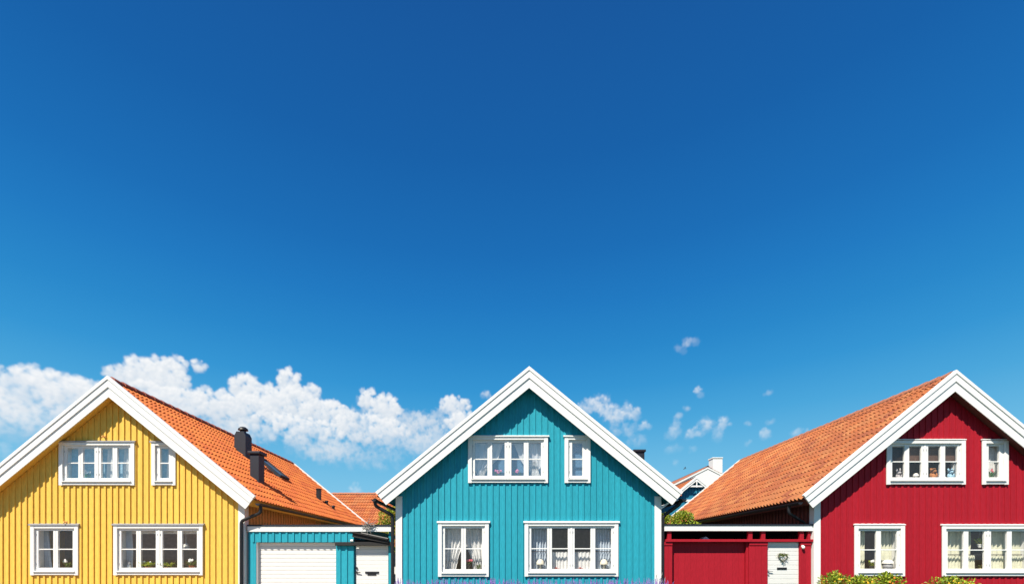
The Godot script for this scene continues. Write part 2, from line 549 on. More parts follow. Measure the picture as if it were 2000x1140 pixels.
# vertical boards with narrow cover battens; each board and batten is a part of its own
func clad(parent: Node, x0: float, x1: float, y0: float, holes: Array, casings: Array, top: Callable, colour: String, z := 0.0, pitch := 0.185, skip := 0.22) -> void:
	var proud: float = {"yellow": 0.031, "teal": 0.024, "red": 0.019}[colour]
	var i0 := int(floor(x0 / pitch))
	var i1 := int(ceil(x1 / pitch))
	for i in range(i0, i1):
		var a := maxf(x0, i * pitch + 0.001)
		var b := minf(x1, (i + 1) * pitch - 0.001)
		if b - a < 0.012:
			continue
		var m: Material = M["%s%d" % [colour, rng.randi() % 5]]
		for poly: PackedVector2Array in cells(a, b, y0, holes, top):
			var s := Shape.new()
			s.prism(poly, z, z + 0.02, false)
			put("plank", s, m, parent)
	for i in range(i0, i1 + 1):
		var x := i * pitch
		if x < x0 + skip or x > x1 - skip:
			continue
		var m: Material = M["%s%d" % [colour, rng.randi() % 5]]
		var w := 0.031
		var cut := []
		for c: Rect2 in casings:
			if c.position.x < x + w and c.end.x > x - w:
				cut.append(Rect2(x - w - 0.1, c.position.y, 0.2 + 2 * w, c.size.y))
		for poly: PackedVector2Array in cells(x - w, x + w, y0, cut, func(_k): return minf(top.call(x - w), top.call(x + w))):
			var s := Shape.new()
			s.board(Vector3(poly[0].x, poly[0].y, z + 0.02), Vector3(poly[2].x, poly[2].y, z + 0.02 + proud), 0.003)
			put("batten", s, m, parent)


# a casement window: o is its casing's outer rectangle in the parent's x and y, n the number of sashes
func window(parent: Node3D, o: Rect2, n: int, pane: Material, cap: String, trim: Material) -> void:
	var w := node("window", parent)
	var x0 := o.position.x
	var x1 := o.end.x
	var y0 := o.position.y
	var y1 := o.end.y
	var hole := Rect2(x0 + 0.115, y0 + 0.12, x1 - x0 - 0.23, y1 - y0 - 0.25)
	var s := Shape.new()
	for k: Array in [[x0, x0 + 0.118], [x1 - 0.118, x1]]:
		s = Shape.new()
		s.board(Vector3(k[0], y0, 0.052), Vector3(k[1], y1 - 0.045, 0.084))
		put("casing", s, trim, w)
	for k: Array in [[y0 + 0.012, y0 + 0.095], [y1 - 0.135, y1 - 0.045]]:
		s = Shape.new()
		s.board(Vector3(x0 + 0.119, k[0], 0.052), Vector3(x1 - 0.119, k[1], 0.080))
		put("casing", s, trim, w)
	s = Shape.new()
	var out := 0.035 if cap != "small" else 0.012
	var front := 0.108 if cap != "small" else 0.096
	var cy := 0.045 if cap != "small" else 0.03
	s.prism(PackedVector2Array([Vector2(-front, y1 - cy), Vector2(-0.02, y1 - cy), Vector2(-0.02, y1 + 0.02), Vector2(-front, y1 - 0.008)]), x0 - out, x1 + out)
	var rot := Shape.new()                                   # the drip cap runs along x: turn the outline drawn across z
	for i in s.v.size():
		rot.vert(Vector3(s.v[i].z, s.v[i].y, -s.v[i].x), Vector3(s.n[i].z, s.n[i].y, -s.n[i].x))
	put("drip_cap", rot, M.grey_metal if cap == "metal" else trim, w)
	# frame
	var hx0 := hole.position.x
	var hx1 := hole.end.x
	var hy0 := hole.position.y
	var hy1 := hole.end.y
	s = Shape.new()
	s.box(Vector3(hx0 + 0.001, hy0 + 0.001, -0.09), Vector3(hx0 + 0.02, hy1 - 0.001, 0.045))
	s.box(Vector3(hx1 - 0.02, hy0 + 0.001, -0.09), Vector3(hx1 - 0.001, hy1 - 0.001, 0.045))
	s.box(Vector3(hx0 + 0.02, hy1 - 0.016, -0.09), Vector3(hx1 - 0.02, hy1 - 0.001, 0.045))
	s.box(Vector3(hx0 + 0.02, hy0 + 0.001, -0.09), Vector3(hx1 - 0.02, hy0 + 0.022, 0.045))
	put("frame", s, trim, w)
	s = Shape.new()                                          # inner lining of the opening and its sill board
	s.box(Vector3(hx0 + 0.001, hy0 + 0.03, -0.26), Vector3(hx0 + 0.012, hy1 - 0.013, -0.0905))
	s.box(Vector3(hx1 - 0.012, hy0 + 0.03, -0.26), Vector3(hx1 - 0.001, hy1 - 0.013, -0.0905))
	s.box(Vector3(hx0 + 0.001, hy1 - 0.012, -0.26), Vector3(hx1 - 0.001, hy1 - 0.001, -0.0905))
	s.box(Vector3(hx0 + 0.001, hy0 + 0.001, -0.34), Vector3(hx1 - 0.001, hy0 + 0.029, -0.0905))
	put("inner_sill", s, M.off_white, w)
	s = Shape.new()
	s.prism(PackedVector2Array([Vector2(-0.118, hy0 - 0.018), Vector2(-0.031, hy0 - 0.018), Vector2(-0.031, hy0 + 0.024), Vector2(-0.118, hy0 + 0.004)]), hx0 - 0.02, hx1 + 0.02)
	rot = Shape.new()
	for i in s.v.size():
		rot.vert(Vector3(s.v[i].z, s.v[i].y + 0.0, -s.v[i].x), Vector3(s.n[i].z, s.n[i].y, -s.n[i].x))
	put("sill", rot, trim, w)
	# sashes in bays of two
	var bays := [[hx0 + 0.02, hx1 - 0.02]]
	if n == 4:
		var mid := (hx0 + hx1) / 2
		bays = [[hx0 + 0.02, mid - 0.03], [mid + 0.03, hx1 - 0.02]]
		s = Shape.new()
		s.board(Vector3(mid - 0.029, hy0 + 0.022, -0.09), Vector3(mid + 0.029, hy1 - 0.016, 0.042), 0.003)
		put("mullion", s, trim, w)
	var stile := 0.07 if n > 1 else 0.10
	for bay: Array in bays:
		var count := 1 if n == 1 else 2
		var wide: float = (bay[1] - bay[0]) / count
		for k in count:
			var a: float = bay[0] + wide * k + 0.002
			var b: float = a + wide - 0.004
			var lo := hy0 + 0.034
			var hi := hy1 - 0.018
			var sash := Shape.new()
			sash.board(Vector3(a, lo, -0.03), Vector3(a + stile, hi, 0.032), 0.003)
			sash.board(Vector3(b - stile, lo, -0.03), Vector3(b, hi, 0.032), 0.003)
			sash.board(Vector3(a + stile, lo, -0.029), Vector3(b - stile, lo + 0.075, 0.030), 0.003)
			sash.board(Vector3(a + stile, hi - 0.055, -0.029), Vector3(b - stile, hi, 0.030), 0.003)
			put("sash", sash, trim, w)
			var gm := (lo + 0.075 + hi - 0.055) / 2
			var bar := Shape.new()
			bar.board(Vector3(a + stile, gm - 0.016, -0.02), Vector3(b - stile, gm + 0.016, 0.024), 0.003)
			put("glazing_bar", bar, trim, w)
			for part: Array in [[lo + 0.075, gm - 0.016], [gm + 0.016, hi - 0.055]]:
				var g := Shape.new()
				g.quad(Vector3(a + stile, part[0], 0.004), Vector3(b - stile, part[0], 0.004), Vector3(b - stile, part[1], 0.004), Vector3(a + stile, part[1], 0.004))
				put("pane", g, pane, w)
			for hy: float in [lo + 0.16, hi - 0.2]:
				var hg := Shape.new()
				var hx: float = a + 0.012 if k == 0 else b - 0.012
				hg.tube([Vector3(hx, hy, 0.036), Vector3(hx, hy + 0.055, 0.036)], 0.009, 6)
				put("hinge", hg, M.hinge, w)


func hole_of(o: Rect2) -> Rect2:
	return Rect2(o.position.x + 0.115, o.position.y + 0.12, o.size.x - 0.23, o.size.y - 0.25)


# a double-rolled roof tile: x down the slope, y off the roof, z along the ridge
func tile_mesh(flat: float, m: Material) -> ArrayMesh:
	var key := [flat, m]
	if tile_meshes.has(key):
		return tile_meshes[key]
	var s := Shape.new()
	var width := 0.36
	var long := 0.43
	var seg := 12
	var hs := []
	for i in seg + 1:
		var u := float(i) / seg
		var k := 0.5 - 0.5 * cos(TAU * u * 2.0)
		hs.append(pow(k, 1.25) * flat)
	for i in seg:
		var z0 := width * (float(i) / seg - 0.5)
		var z1 := width * (float(i + 1) / seg - 0.5)
		var d0: float = (hs[mini(i + 1, seg)] - hs[maxi(i - 1, 0)]) / (2 * width / seg)
		var d1: float = (hs[mini(i + 2, seg)] - hs[maxi(i, 0)]) / (2 * width / seg)
		var n0 := Vector3(0, 1, -d0).normalized()
		var n1 := Vector3(0, 1, -d1).normalized()
		var a := Vector3(0, hs[i], z0)
		var b := Vector3(long, hs[i] + 0.042, z0)
		var c := Vector3(long, hs[i + 1] + 0.042, z1)
		var d := Vector3(0, hs[i + 1], z1)
		s.quadn(a, d, c, b, n0, n1, n1, n0)
		s.quad(b, c, c - Vector3(0, 0.036, 0), b - Vector3(0, 0.036, 0))
	tile_meshes[key] = s.mesh(m)
	return tile_meshes[key]


# lays tiles on a slope: foot is the eave's front corner on the tile bed, up the unit vector up the slope, off the slope's outward normal.
func lay_tiles(roof: Node3D, foot: Vector3, up: Vector3, off: Vector3, long: float, deep: float, singles: int, kinds: Array, wave := 0.05) -> void:
	var course := 0.36
	var rows := int(ceil(long / course))
	var cols := int(round(deep / 0.36))
	var spots := []
	for r in rows:
		for c in cols:
			var lower := course * r
			var t := Transform3D(Basis(-up, off, (-up).cross(off)), foot + up * (lower + 0.43) + Vector3(0, 0, -0.36 * (c + 0.5)))
			if lower + 0.43 > long + 0.1:
				t.origin = foot + up * (long + 0.05) + off * 0.02 + Vector3(0, 0, -0.36 * (c + 0.5))
			t.basis = t.basis.rotated(off, rng.randfn(0.0, 0.006))
			t.origin += off * rng.randf_range(-0.003, 0.004)
			spots.append(t)
	var eye := Vector3(0, 1.6, 0)
	var base := roof.position + (roof.get_parent() as Node3D).position
	spots.sort_custom(func(p, q): return (p.origin + base).distance_squared_to(eye) < (q.origin + base).distance_squared_to(eye))
	for i in mini(singles, spots.size()):
		var o := hang("tile", tile_mesh(wave, M[kinds[rng.randi() % kinds.size()]]), roof)
		o.transform = spots[i]
	if spots.size() > singles:
		var mm := MultiMesh.new()
		mm.transform_format = MultiMesh.TRANSFORM_3D
		mm.use_colors = true
		mm.mesh = tile_mesh(wave, M.clay_tint)
		mm.instance_count = spots.size() - singles
		for i in range(singles, spots.size()):
			mm.set_instance_transform(i - singles, spots[i])
			var k: Color = M[kinds[rng.randi() % kinds.size()]].albedo_color.srgb_to_linear()
			mm.set_instance_color(i - singles, k)
		var far := MultiMeshInstance3D.new()
		far.multimesh = mm
		far.name = "roof_tiles"
		far.set_meta("kind", "stuff")
		roof.add_child(far, true)


func ridge_caps(roof: Node3D, top: float, z0: float, z1: float, m: Material, along_x := false, r := 0.145) -> void:
	var long := 0.40
	var count := int((z0 - z1) / long)
	var s := Shape.new()
	for k in 8:
		var a0 := PI * k / 8
		var a1 := PI * (k + 1) / 8
		var d0 := Vector3(cos(a0), sin(a0), 0)
		var d1 := Vector3(cos(a1), sin(a1), 0)
		s.quadn(d1 * r, d0 * r, d0 * r * 0.8 + Vector3(0, 0, -long - 0.04), d1 * r * 0.8 + Vector3(0, 0, -long - 0.04), d1, d0, d0, d1)
		s.quad(d1 * r, d1 * (r - 0.035), d0 * (r - 0.035), d0 * r)
	var mesh := s.mesh(m)
	for i in count:
		var o := hang("ridge_tile", mesh, roof)
		o.position = Vector3(0, top, z0 - i * long)
		if along_x:
			o.rotation.y = -PI / 2
			o.position = Vector3(z0 - i * long, top, 0)
		o.rotation.x += rng.randfn(0, 0.012)


func gutter(parent: Node3D, x: float, y: float, z0: float, z1: float) -> void:
	var s := Shape.new()
	var r := 0.068
	for k in 8:
		var a0 := PI + PI * k / 8
		var a1 := PI + PI * (k + 1) / 8
		var d0 := Vector3(cos(a0), sin(a0), 0)
		var d1 := Vector3(cos(a1), sin(a1), 0)
		var f := Vector3(x, y, z0)
		var b := Vector3(x, y, z1)
		s.quadn(f + d1 * r, f + d0 * r, b + d0 * r, b + d1 * r, d1, d0, d0, d1)
		s.quadn(f + d0 * r * 0.93, f + d1 * r * 0.93, b + d1 * r * 0.93, b + d0 * r * 0.93, -d0, -d1, -d1, -d0)
		s.tri(f, f + d0 * r, f + d1 * r)
		s.tri(b, b + d1 * r, b + d0 * r)
	for side: float in [-1.0, 1.0]:
		s.tube([Vector3(x + side * r, y, z0), Vector3(x + side * r, y, z1)], 0.008, 6)
	put("gutter", s, M.black, parent)


func pipe(parent: Node3D, path: Array, r: float, m: Material, called := "downpipe") -> void:
	var full := []
	for i in path.size():                       # soften the bends
		if i == 0 or i == path.size() - 1:
			full.append(path[i])
			continue
		var p: Vector3 = path[i]
		var a: Vector3 = p + (path[i - 1] - p).limit_length(0.09)
		var b: Vector3 = p + (path[i + 1] - p).limit_length(0.09)
		for t: float in [0.0, 0.33, 0.67, 1.0]:
			full.append(a.lerp(p, t).lerp(p.lerp(b, t), t))
	var s := Shape.new()
	s.tube(full, r, 12)
	put(called, s, m, parent)


const SLOPE := 0.817


func house(called: String, label: String, colour: String, xc: float, peak: float, run: float, half: float, windows: Array, cap: String, tiled: Dictionary, kinds: Array, ridge: Material, room: Material) -> Node3D:
	var h := thing(called, label, "house", Vector3(xc, 0, -14))
	var hw := half - 0.07                                    # wall faces; corner boards stand out to half
	var long := 11.5
	var slant := atan(SLOPE)
	var soffit := func(x: float): return peak - 0.47 - SLOPE * absf(x)
	var top := func(x: float): return peak - 0.475 - SLOPE * absf(x)
	var trim: Material = M.white
	var holes := []
	var casings := []
	for w: Array in windows:
		var o: Rect2 = w[0]
		holes.append(hole_of(o))
		openings.append(Rect2(hole_of(o).position + Vector2(xc, 0), hole_of(o).size))
		casings.append(Rect2(o.position.x + 0.03, o.position.y + 0.006, o.size.x - 0.06, o.size.y - 0.05))
	# shell
	var s := Shape.new()
	for poly: PackedVector2Array in cells(-hw, hw, 0.3, holes, top):
		s.prism(poly, -0.26, -0.0005, true, false)
	for o: Rect2 in holes:
		var a := o.position
		var b := o.end
		s.quad(Vector3(a.x, a.y, -0.0005), Vector3(b.x, a.y, -0.0005), Vector3(b.x, a.y, -0.26), Vector3(a.x, a.y, -0.26))
		s.quad(Vector3(b.x, b.y, -0.0005), Vector3(a.x, b.y, -0.0005), Vector3(a.x, b.y, -0.26), Vector3(b.x, b.y, -0.26))
		s.quad(Vector3(a.x, b.y, -0.0005), Vector3(a.x, a.y, -0.0005), Vector3(a.x, a.y, -0.26), Vector3(a.x, b.y, -0.26))
		s.quad(Vector3(b.x, a.y, -0.0005), Vector3(b.x, b.y, -0.0005), Vector3(b.x, b.y, -0.26), Vector3(b.x, a.y, -0.26))
	put("wall", s, M.lining, h)
	s = Shape.new()
	s.box(Vector3(-hw, 0.3, -long), Vector3(-hw + 0.2, top.call(hw), -0.261))
	s.box(Vector3(hw - 0.2, 0.3, -long), Vector3(hw, top.call(hw), -0.261))
	s.prism(PackedVector2Array([Vector2(-hw + 0.2, 0.3), Vector2(hw - 0.2, 0.3), Vector2(hw - 0.2, top.call(hw - 0.2)), Vector2(0, top.call(0)), Vector2(-hw + 0.2, top.call(hw - 0.2))]), -long, -long + 0.2)
	put("wall", s, M["%s0" % colour], h)
	s = Shape.new()
	s.box(Vector3(-hw + 0.201, 0.35, -long + 0.201), Vector3(hw - 0.201, 0.5, -0.262))
	s.box(Vector3(-hw + 0.201, 2.88, -long + 0.201), Vector3(hw - 0.201, 3.05, -0.262))
	s.box(Vector3(-hw + 0.201, 0.501, -2.2), Vector3(hw - 0.201, 2.879, -2.1))
	s.prism(PackedVector2Array([Vector2(-hw + 0.8, 3.051), Vector2(hw - 0.8, 3.051), Vector2(hw - 0.8, top.call(hw - 0.8)), Vector2(0, top.call(0)), Vector2(-hw + 0.8, top.call(hw - 0.8))]), -2.6, -2.5)
	put("interior_partition", s, room, h)
	s = Shape.new()
	s.box(Vector3(-hw + 0.03, -0.1, -long + 0.03), Vector3(hw - 0.03, 0.299, -0.03))
	put("plinth", s, M.plinth, h)
	# cladding
	clad(h, -hw, hw, 0.32, holes, casings, top, colour)
	for side: float in [-1.0, 1.0]:
		s = Shape.new()
		var x := hw * side
		var z := -0.3
		s.box(Vector3(minf(x, x + side * 0.02), 0.32, -long), Vector3(maxf(x, x + side * 0.02), top.call(hw + 0.02), -0.15))
		while z > -long:
			s.box(Vector3(minf(x + side * 0.02, x + side * 0.052), 0.32, z - 0.062), Vector3(maxf(x + side * 0.02, x + side * 0.052), top.call(hw + 0.055), z))
			z -= 0.185
		var b := put("side_planks", s, M["%s_side" % colour], h)  # yellow and red sides use paint copies with shade in the colour
		b.set_meta("kind", "stuff")
		s = Shape.new()
		s.board(Vector3(minf(side * (half - 0.2), side * half), 0.3, 0.0205), Vector3(maxf(side * (half - 0.2), side * half), top.call(half), 0.060))
		put("corner_board", s, trim, h)
		s = Shape.new()
		s.box(Vector3(minf(x + side * 0.021, side * (half - 0.001)), 0.3, -0.16), Vector3(maxf(x + side * 0.021, side * (half - 0.001)), top.call(half), 0.0195))
		put("corner_board", s, trim, h)
	# roof
	var zf := 0.38
	var zb := -long - 0.42
	var nx := sin(slant)
	var ny := cos(slant)
	for side: float in [-1.0, 1.0]:
		# t: distance below the bargeboard's top line, measured square to the slope
		var strip := func(t0: float, t1: float, r: float):
			var pts := [Vector2(0, -t1 / ny), Vector2(r - nx * t1, -SLOPE * r - ny * t1), Vector2(r - nx * t0, -SLOPE * r - ny * t0), Vector2(0, -t0 / ny)]
			var poly := PackedVector2Array()
			for p: Vector2 in pts:
				poly.append(Vector2(p.x * side, p.y + peak))
			if side < 0:
				poly.reverse()
			return poly
		s = Shape.new()
		s.prism(strip.call(0.115, 0.36, run - 0.03), zb + 0.03, zf - 0.05)
		var slab := put("roof", s, M["%s0" % colour] if colour != "red" else M.red_side, h)  # the red soffit's shade is put into the slab colour
		for e: Array in [[zf, 1.0], [zb, -1.0]]:
			var f: float = e[1]
			var z: float = e[0]
			for q: Array in [[0.05, 0.235, 0.0, 0.05], [0.215, 0.46, -0.027, 0.022], [-0.025, 0.062, 0.020, 0.09]]:
				s = Shape.new()
				var za := z + f * (q[2] as float)
				var zc := za - f * (q[3] as float)
				s.prism(strip.call(q[0], q[1], run), minf(za, zc), maxf(za, zc))
				put("bargeboard" if q[0] >= 0 else "barge_cap", s, trim, h)
		# tiles
		var up := Vector3(-side * ny, nx, 0)
		var off := Vector3(side * nx, ny, 0)
		var foot := Vector3(side * (run + 0.05), peak - SLOPE * (run + 0.05), 0) - off * 0.108 + Vector3(0, 0, zf - 0.10)
		var n := int(tiled.get(side, 0))
		lay_tiles(slab, foot, up, off, (run + 0.05) / ny - 0.06, zf - zb - 0.2, n, kinds, 0.056 if colour == "yellow" else 0.078)
		if side > 0:
			ridge_caps(slab, peak - 0.105, zf - 0.10, zb + 0.1, ridge)
		# eave: a boxed fascia under the gutter
		gutter(h, side * (run + 0.075), peak - SLOPE * run - 0.19, zf - 0.03, zb + 0.06)
	return h


# ---------------------------------------------------------------- small things
func span(x: float, y: float, t: float) -> float:
	return lerpf(x, y, t)


var openings := []     # the windows' clear openings in world x and y


# where something set that far behind the wall face shows through its opening
func seen(x: float, y: float, z: float, margin := 0.02) -> float:
	for o: Rect2 in openings:
		if x > o.position.x - 0.05 and x < o.end.x + 0.05 and y > o.position.y - 0.1 and y < o.end.y + 0.1:
			return clampf(x * -z / 14.0, o.position.x + margin, o.end.x - margin)
	return x


# a hanging cloth: rows of [y, left x, right x] from top to bottom
func cloth(called: String, label: String, category: String, rows: Array, z: float, folds: float, amp: float, m: Material, group := "") -> MeshInstance3D:
	var s := Shape.new()
	rows = rows.map(func(k): return [k[0], seen(k[1], k[0], z), seen(k[2], k[0], z)])
	var nu := 40
	var nv := 18
	var ph := rng.randf() * 6.0
	var grid := []
	for j in nv + 1:
		var t := float(j) / nv * (rows.size() - 1)
		var k := mini(int(t), rows.size() - 2)
		var f := t - k
		f = f * f * (3 - 2 * f) * 0.5 + f * 0.5
		var line := []
		for i in nu + 1:
			var u := float(i) / nu
			var y := lerpf(rows[k][0], rows[k + 1][0], t - k)
			var x := lerpf(lerpf(rows[k][1], rows[k + 1][1], f), lerpf(rows[k][2], rows[k + 1][2], f), u)
			var q := sin(u * folds * TAU + ph + 0.7 * sin(u * 9.0 + ph)) + 0.25 * sin(u * folds * 1.7 * TAU + ph * 2.0 + j * 0.12)
			line.append(Vector3(x, y, z + amp * q))
		grid.append(line)
	for j in nv:
		for i in nu:
			var p := []
			for ij: Vector2i in [Vector2i(i, j + 1), Vector2i(i + 1, j + 1), Vector2i(i + 1, j), Vector2i(i, j)]:
				p.append(grid[ij.y][ij.x])
				var a: Vector3 = grid[ij.y][mini(ij.x + 1, nu)] - grid[ij.y][maxi(ij.x - 1, 0)]
				var b: Vector3 = grid[maxi(ij.y - 1, 0)][ij.x] - grid[mini(ij.y + 1, nv)][ij.x]
				p.append(a.cross(b).normalized())
			s.quadn(p[0], p[2], p[4], p[6], p[1], p[3], p[5], p[7])
	var o := put(called, s, m)
	tag(o, label, category, group)
	return o


func pot_plant(called: String, label: String, at: Vector3, pot_r: float, pot_h: float, pot: Material, leaf: Material, petals: Material, tall: float, spread: float, leaves: int, flowers: int, petal_r := 0.022, group := "") -> Node3D:
	at.x = seen(at.x, at.y + 0.05, at.z, pot_r + 0.03)
	var o := thing(called, label, "potted plant", at, group)
	var s := Shape.new()
	s.lathe([Vector2(0, 0), Vector2(pot_r * 0.72, 0), Vector2(pot_r * 0.95, pot_h * 0.8), Vector2(pot_r * 1.05, pot_h * 0.8), Vector2(pot_r * 1.05, pot_h), Vector2(pot_r * 0.9, pot_h), Vector2(pot_r * 0.85, pot_h * 0.85), Vector2(0, pot_h * 0.85)], Vector3.ZERO, 14)
	put("pot", s, pot, o)
	s = Shape.new()
	var f := Shape.new()
	for i in leaves:
		var a := rng.randf() * TAU
		var d := Vector3(cos(a), 0, sin(a))
		var e := rng.randf()
		var from := Vector3(0, pot_h * 0.9, 0) + d * pot_r * 0.4 * e
		var tip := from + Vector3(0, tall * rng.randf_range(0.25, 0.95), 0) + d * spread * sqrt(e)
		s.leaf(from.lerp(tip, 0.55), (tip - from) + d * 0.04, Vector3(-d.z, 0, d.x), from.distance_to(tip) * 0.55 + 0.03, rng.randf_range(0.03, 0.055))
		s.tube([from, from.lerp(tip, 0.6)], 0.003, 3)
	put("leaves", s, leaf, o)
	for i in flowers:
		var a := rng.randf() * TAU
		var p := Vector3(cos(a) * spread * rng.randf() * 0.9, pot_h + tall * rng.randf_range(0.7, 1.05), absf(sin(a)) * spread * 0.5)
		for k in 5:
			var w := TAU * k / 5
			f.ball(p + Vector3(cos(w), sin(w), 0.3) * petal_r * 0.6, Vector3(petal_r, petal_r, petal_r * 0.5) * 0.62, 6, 4)
	if flowers:
		put("petals", f, petals, o)
	return o


func lamp(called: String, label: String, at: Vector3, k: float, shade: Material, group := "") -> void:
	at.x = seen(at.x, at.y + 0.05, at.z, 0.15 * k)
	var o := thing(called, label, "table lamp", at, group)
	var s := Shape.new()
	s.lathe([Vector2(0, 0), Vector2(0.075, 0), Vector2(0.07, 0.025), Vector2(0.03, 0.06), Vector2(0.026, 0.27), Vector2(0.03, 0.29)].map(func(p): return p * k), Vector3.ZERO, 16)
	put("stem", s, shade, o)
	s = Shape.new()
	s.lathe([Vector2(0.135, 0.25), Vector2(0.13, 0.30), Vector2(0.11, 0.36), Vector2(0.07, 0.41), Vector2(0, 0.43)].map(func(p): return p * k), Vector3.ZERO, 18)
	put("lamp_shade", s, shade, o)


func plush(called: String, label: String, at: Vector3, k: float, m: Material, ears: float) -> void:
	at.x = seen(at.x, at.y + 0.05, at.z, 0.1)
	var o := thing(called, label, "soft toy", at)
	var s := Shape.new()
	s.ball(Vector3(0, 0.11, 0) * k, Vector3(0.075, 0.11, 0.065) * k)
	for side: float in [-1.0, 1.0]:
		s.ball(Vector3(side * 0.075, 0.15, 0.02) * k, Vector3(0.028, 0.065, 0.03) * k)
		s.ball(Vector3(side * 0.055, 0.03, 0.07) * k, Vector3(0.035, 0.035, 0.07) * k)
	put("body", s, m, o)
	s = Shape.new()
	s.ball(Vector3(0, 0.27, 0.01) * k, Vector3(0.075, 0.07, 0.065) * k)
	s.ball(Vector3(0, 0.255, 0.065) * k, Vector3(0.035, 0.028, 0.03) * k)
	for side: float in [-1.0, 1.0]:
		s.ball(Vector3(side * 0.055, 0.32 + ears * 0.5, 0) * k, Vector3(0.026, 0.026 + ears * 0.5, 0.02) * k)
	put("head", s, m, o)


# leaves spread through lumps of a crown
func crown(lumps: Array, per: int, size: float, m: Material, light: Material, parent: Node, flowers := 0, petal: Material = null, called := "crown") -> void:
	var a := Shape.new()
	var b := Shape.new()
	var f := Shape.new()
	for l: Array in lumps:
		var at: Vector3 = l[0]
		var r: Vector3 = l[1]
		for i in per:
			var d := Vector3(rng.randfn(), rng.randfn(), rng.randfn()).normalized()
			var p := at + d * r * pow(rng.randf(), 0.33)
			var along := (d + Vector3(rng.randfn(), rng.randfn() + 0.3, rng.randfn()) * 0.7).normalized()
			var s: Shape = b if rng.randf() < 0.5 else a
			s.leaf(p, along, Vector3(rng.randfn(), rng.randfn() * 0.4, rng.randfn()), size * rng.randf_range(0.7, 1.3), size * rng.randf_range(0.4, 0.65))
		for i in flowers:
			var d := Vector3(rng.randfn(), absf(rng.randfn()), absf(rng.randfn()) + 0.2).normalized()
			var p := at + d * r * rng.randf_range(0.9, 1.08)
			for k in 5:
				var w := TAU * k / 5
				f.ball(p + Vector3(cos(w), sin(w), 0.2) * 0.015, Vector3(0.017, 0.017, 0.010), 6, 4)
	put(called, a, m, parent)
	put(called, b, light, parent)
	if flowers:
		put("petals", f, petal, parent)


func limbs(at: Vector3, lumps: Array, r: float, parent: Node, m: Material, called := "trunk") -> void:
	var s := Shape.new()
	for l: Array in lumps:
		var to: Vector3 = l[0]
		var mid := at.lerp(to, 0.5) + Vector3(rng.randfn(), 0, rng.randfn()) * 0.08
		mid.y = at.y + (to.y - at.y) * 0.55
		s.tube([at, at.lerp(mid, 0.5) + Vector3(rng.randfn(), 0, rng.randfn()) * 0.03, mid, to], r, 7, r * 0.3)
	put(called, s, m, parent)


# ---------------------------------------------------------------- scene
func _ready() -> void:
	rng.seed = 4711
	var cam := Camera3D.new()
	cam.projection = Camera3D.PROJECTION_FRUSTUM      # level view with the lens shifted up, verticals stay upright
	cam.near = 0.1
	cam.far = 3000
	cam.size = 0.1 * 1138.7 / 896.0
	cam.frustum_offset = Vector2(24.0 / 896.0, 521.0 / 896.0) * 0.1
	cam.position = Vector3(0, 1.6, 0)
	add_child(cam)
	cam.current = true
	var env := Environment.new()
	env.background_mode = Environment.BG_SKY
	env.tonemap_mode = Environment.TONE_MAPPER_LINEAR
	env.tonemap_exposure = 1.7
	env.background_energy_multiplier = 1.0 / 1.7
	env.sdfgi_enabled = true
	env.ssao_enabled = true
	env.ssil_enabled = true
	var sky := Sky.new()
	var sm := PanoramaSkyMaterial.new()
	sm.panorama = ImageTexture.create_from_image(make_sky())
	sky.sky_material = sm
	env.sky = sky
	var we := WorldEnvironment.new()
	we.environment = env
	add_child(we)
	var sun := DirectionalLight3D.new()
	sun.light_energy = 1.6
	sun.light_color = Color(1.0, 0.965, 0.90)
	sun.light_angular_distance = 0.5
	sun.shadow_enabled = true
	add_child(sun)
	sun.look_at_from_position(Vector3(-0.337, 0.805, 0.488) * 50.0, Vector3.ZERO)
	make_materials()
	build_ground()
	build_houses()
	build_garage()
	build_carport()
	build_far_houses()
	build_plants()
	build_window_things()


func build_ground() -> void:
	var s := Shape.new()
	s.quad(Vector3(-900, 0, 900), Vector3(900, 0, 900), Vector3(900, 0, -900), Vector3(-900, 0, -900))
	struct("ground", s, M.grass)
	s = Shape.new()
	s.quad(Vector3(-17, 0.004, -8.6), Vector3(-3.4, 0.004, -8.6), Vector3(-3.4, 0.004, -13.9), Vector3(-17, 0.004, -13.9))
	struct("added_bounce_patch", s, M.bounce_gravel)  # unseen warm patch added to bounce light onto the yellow house
	s = Shape.new()
	s.box(Vector3(-60, -0.1, -8.5), Vector3(60, 0.12, -6.6))
	struct("pavement", s, M.paving)
	s = Shape.new()
	s.box(Vector3(-60, -0.1, -6.599), Vector3(60, 0.125, -6.45))
	struct("kerb", s, M.kerb)
	s = Shape.new()
	s.quad(Vector3(-60, 0.008, 3.5), Vector3(60, 0.008, 3.5), Vector3(60, 0.008, -6.449), Vector3(-60, 0.008, -6.449))
	struct("road", s, M.asphalt)


func rect(x0: float, x1: float, y0: float, y1: float, xc: float) -> Rect2:
	return Rect2(x0 - xc, y0, x1 - x0, y1 - y0)


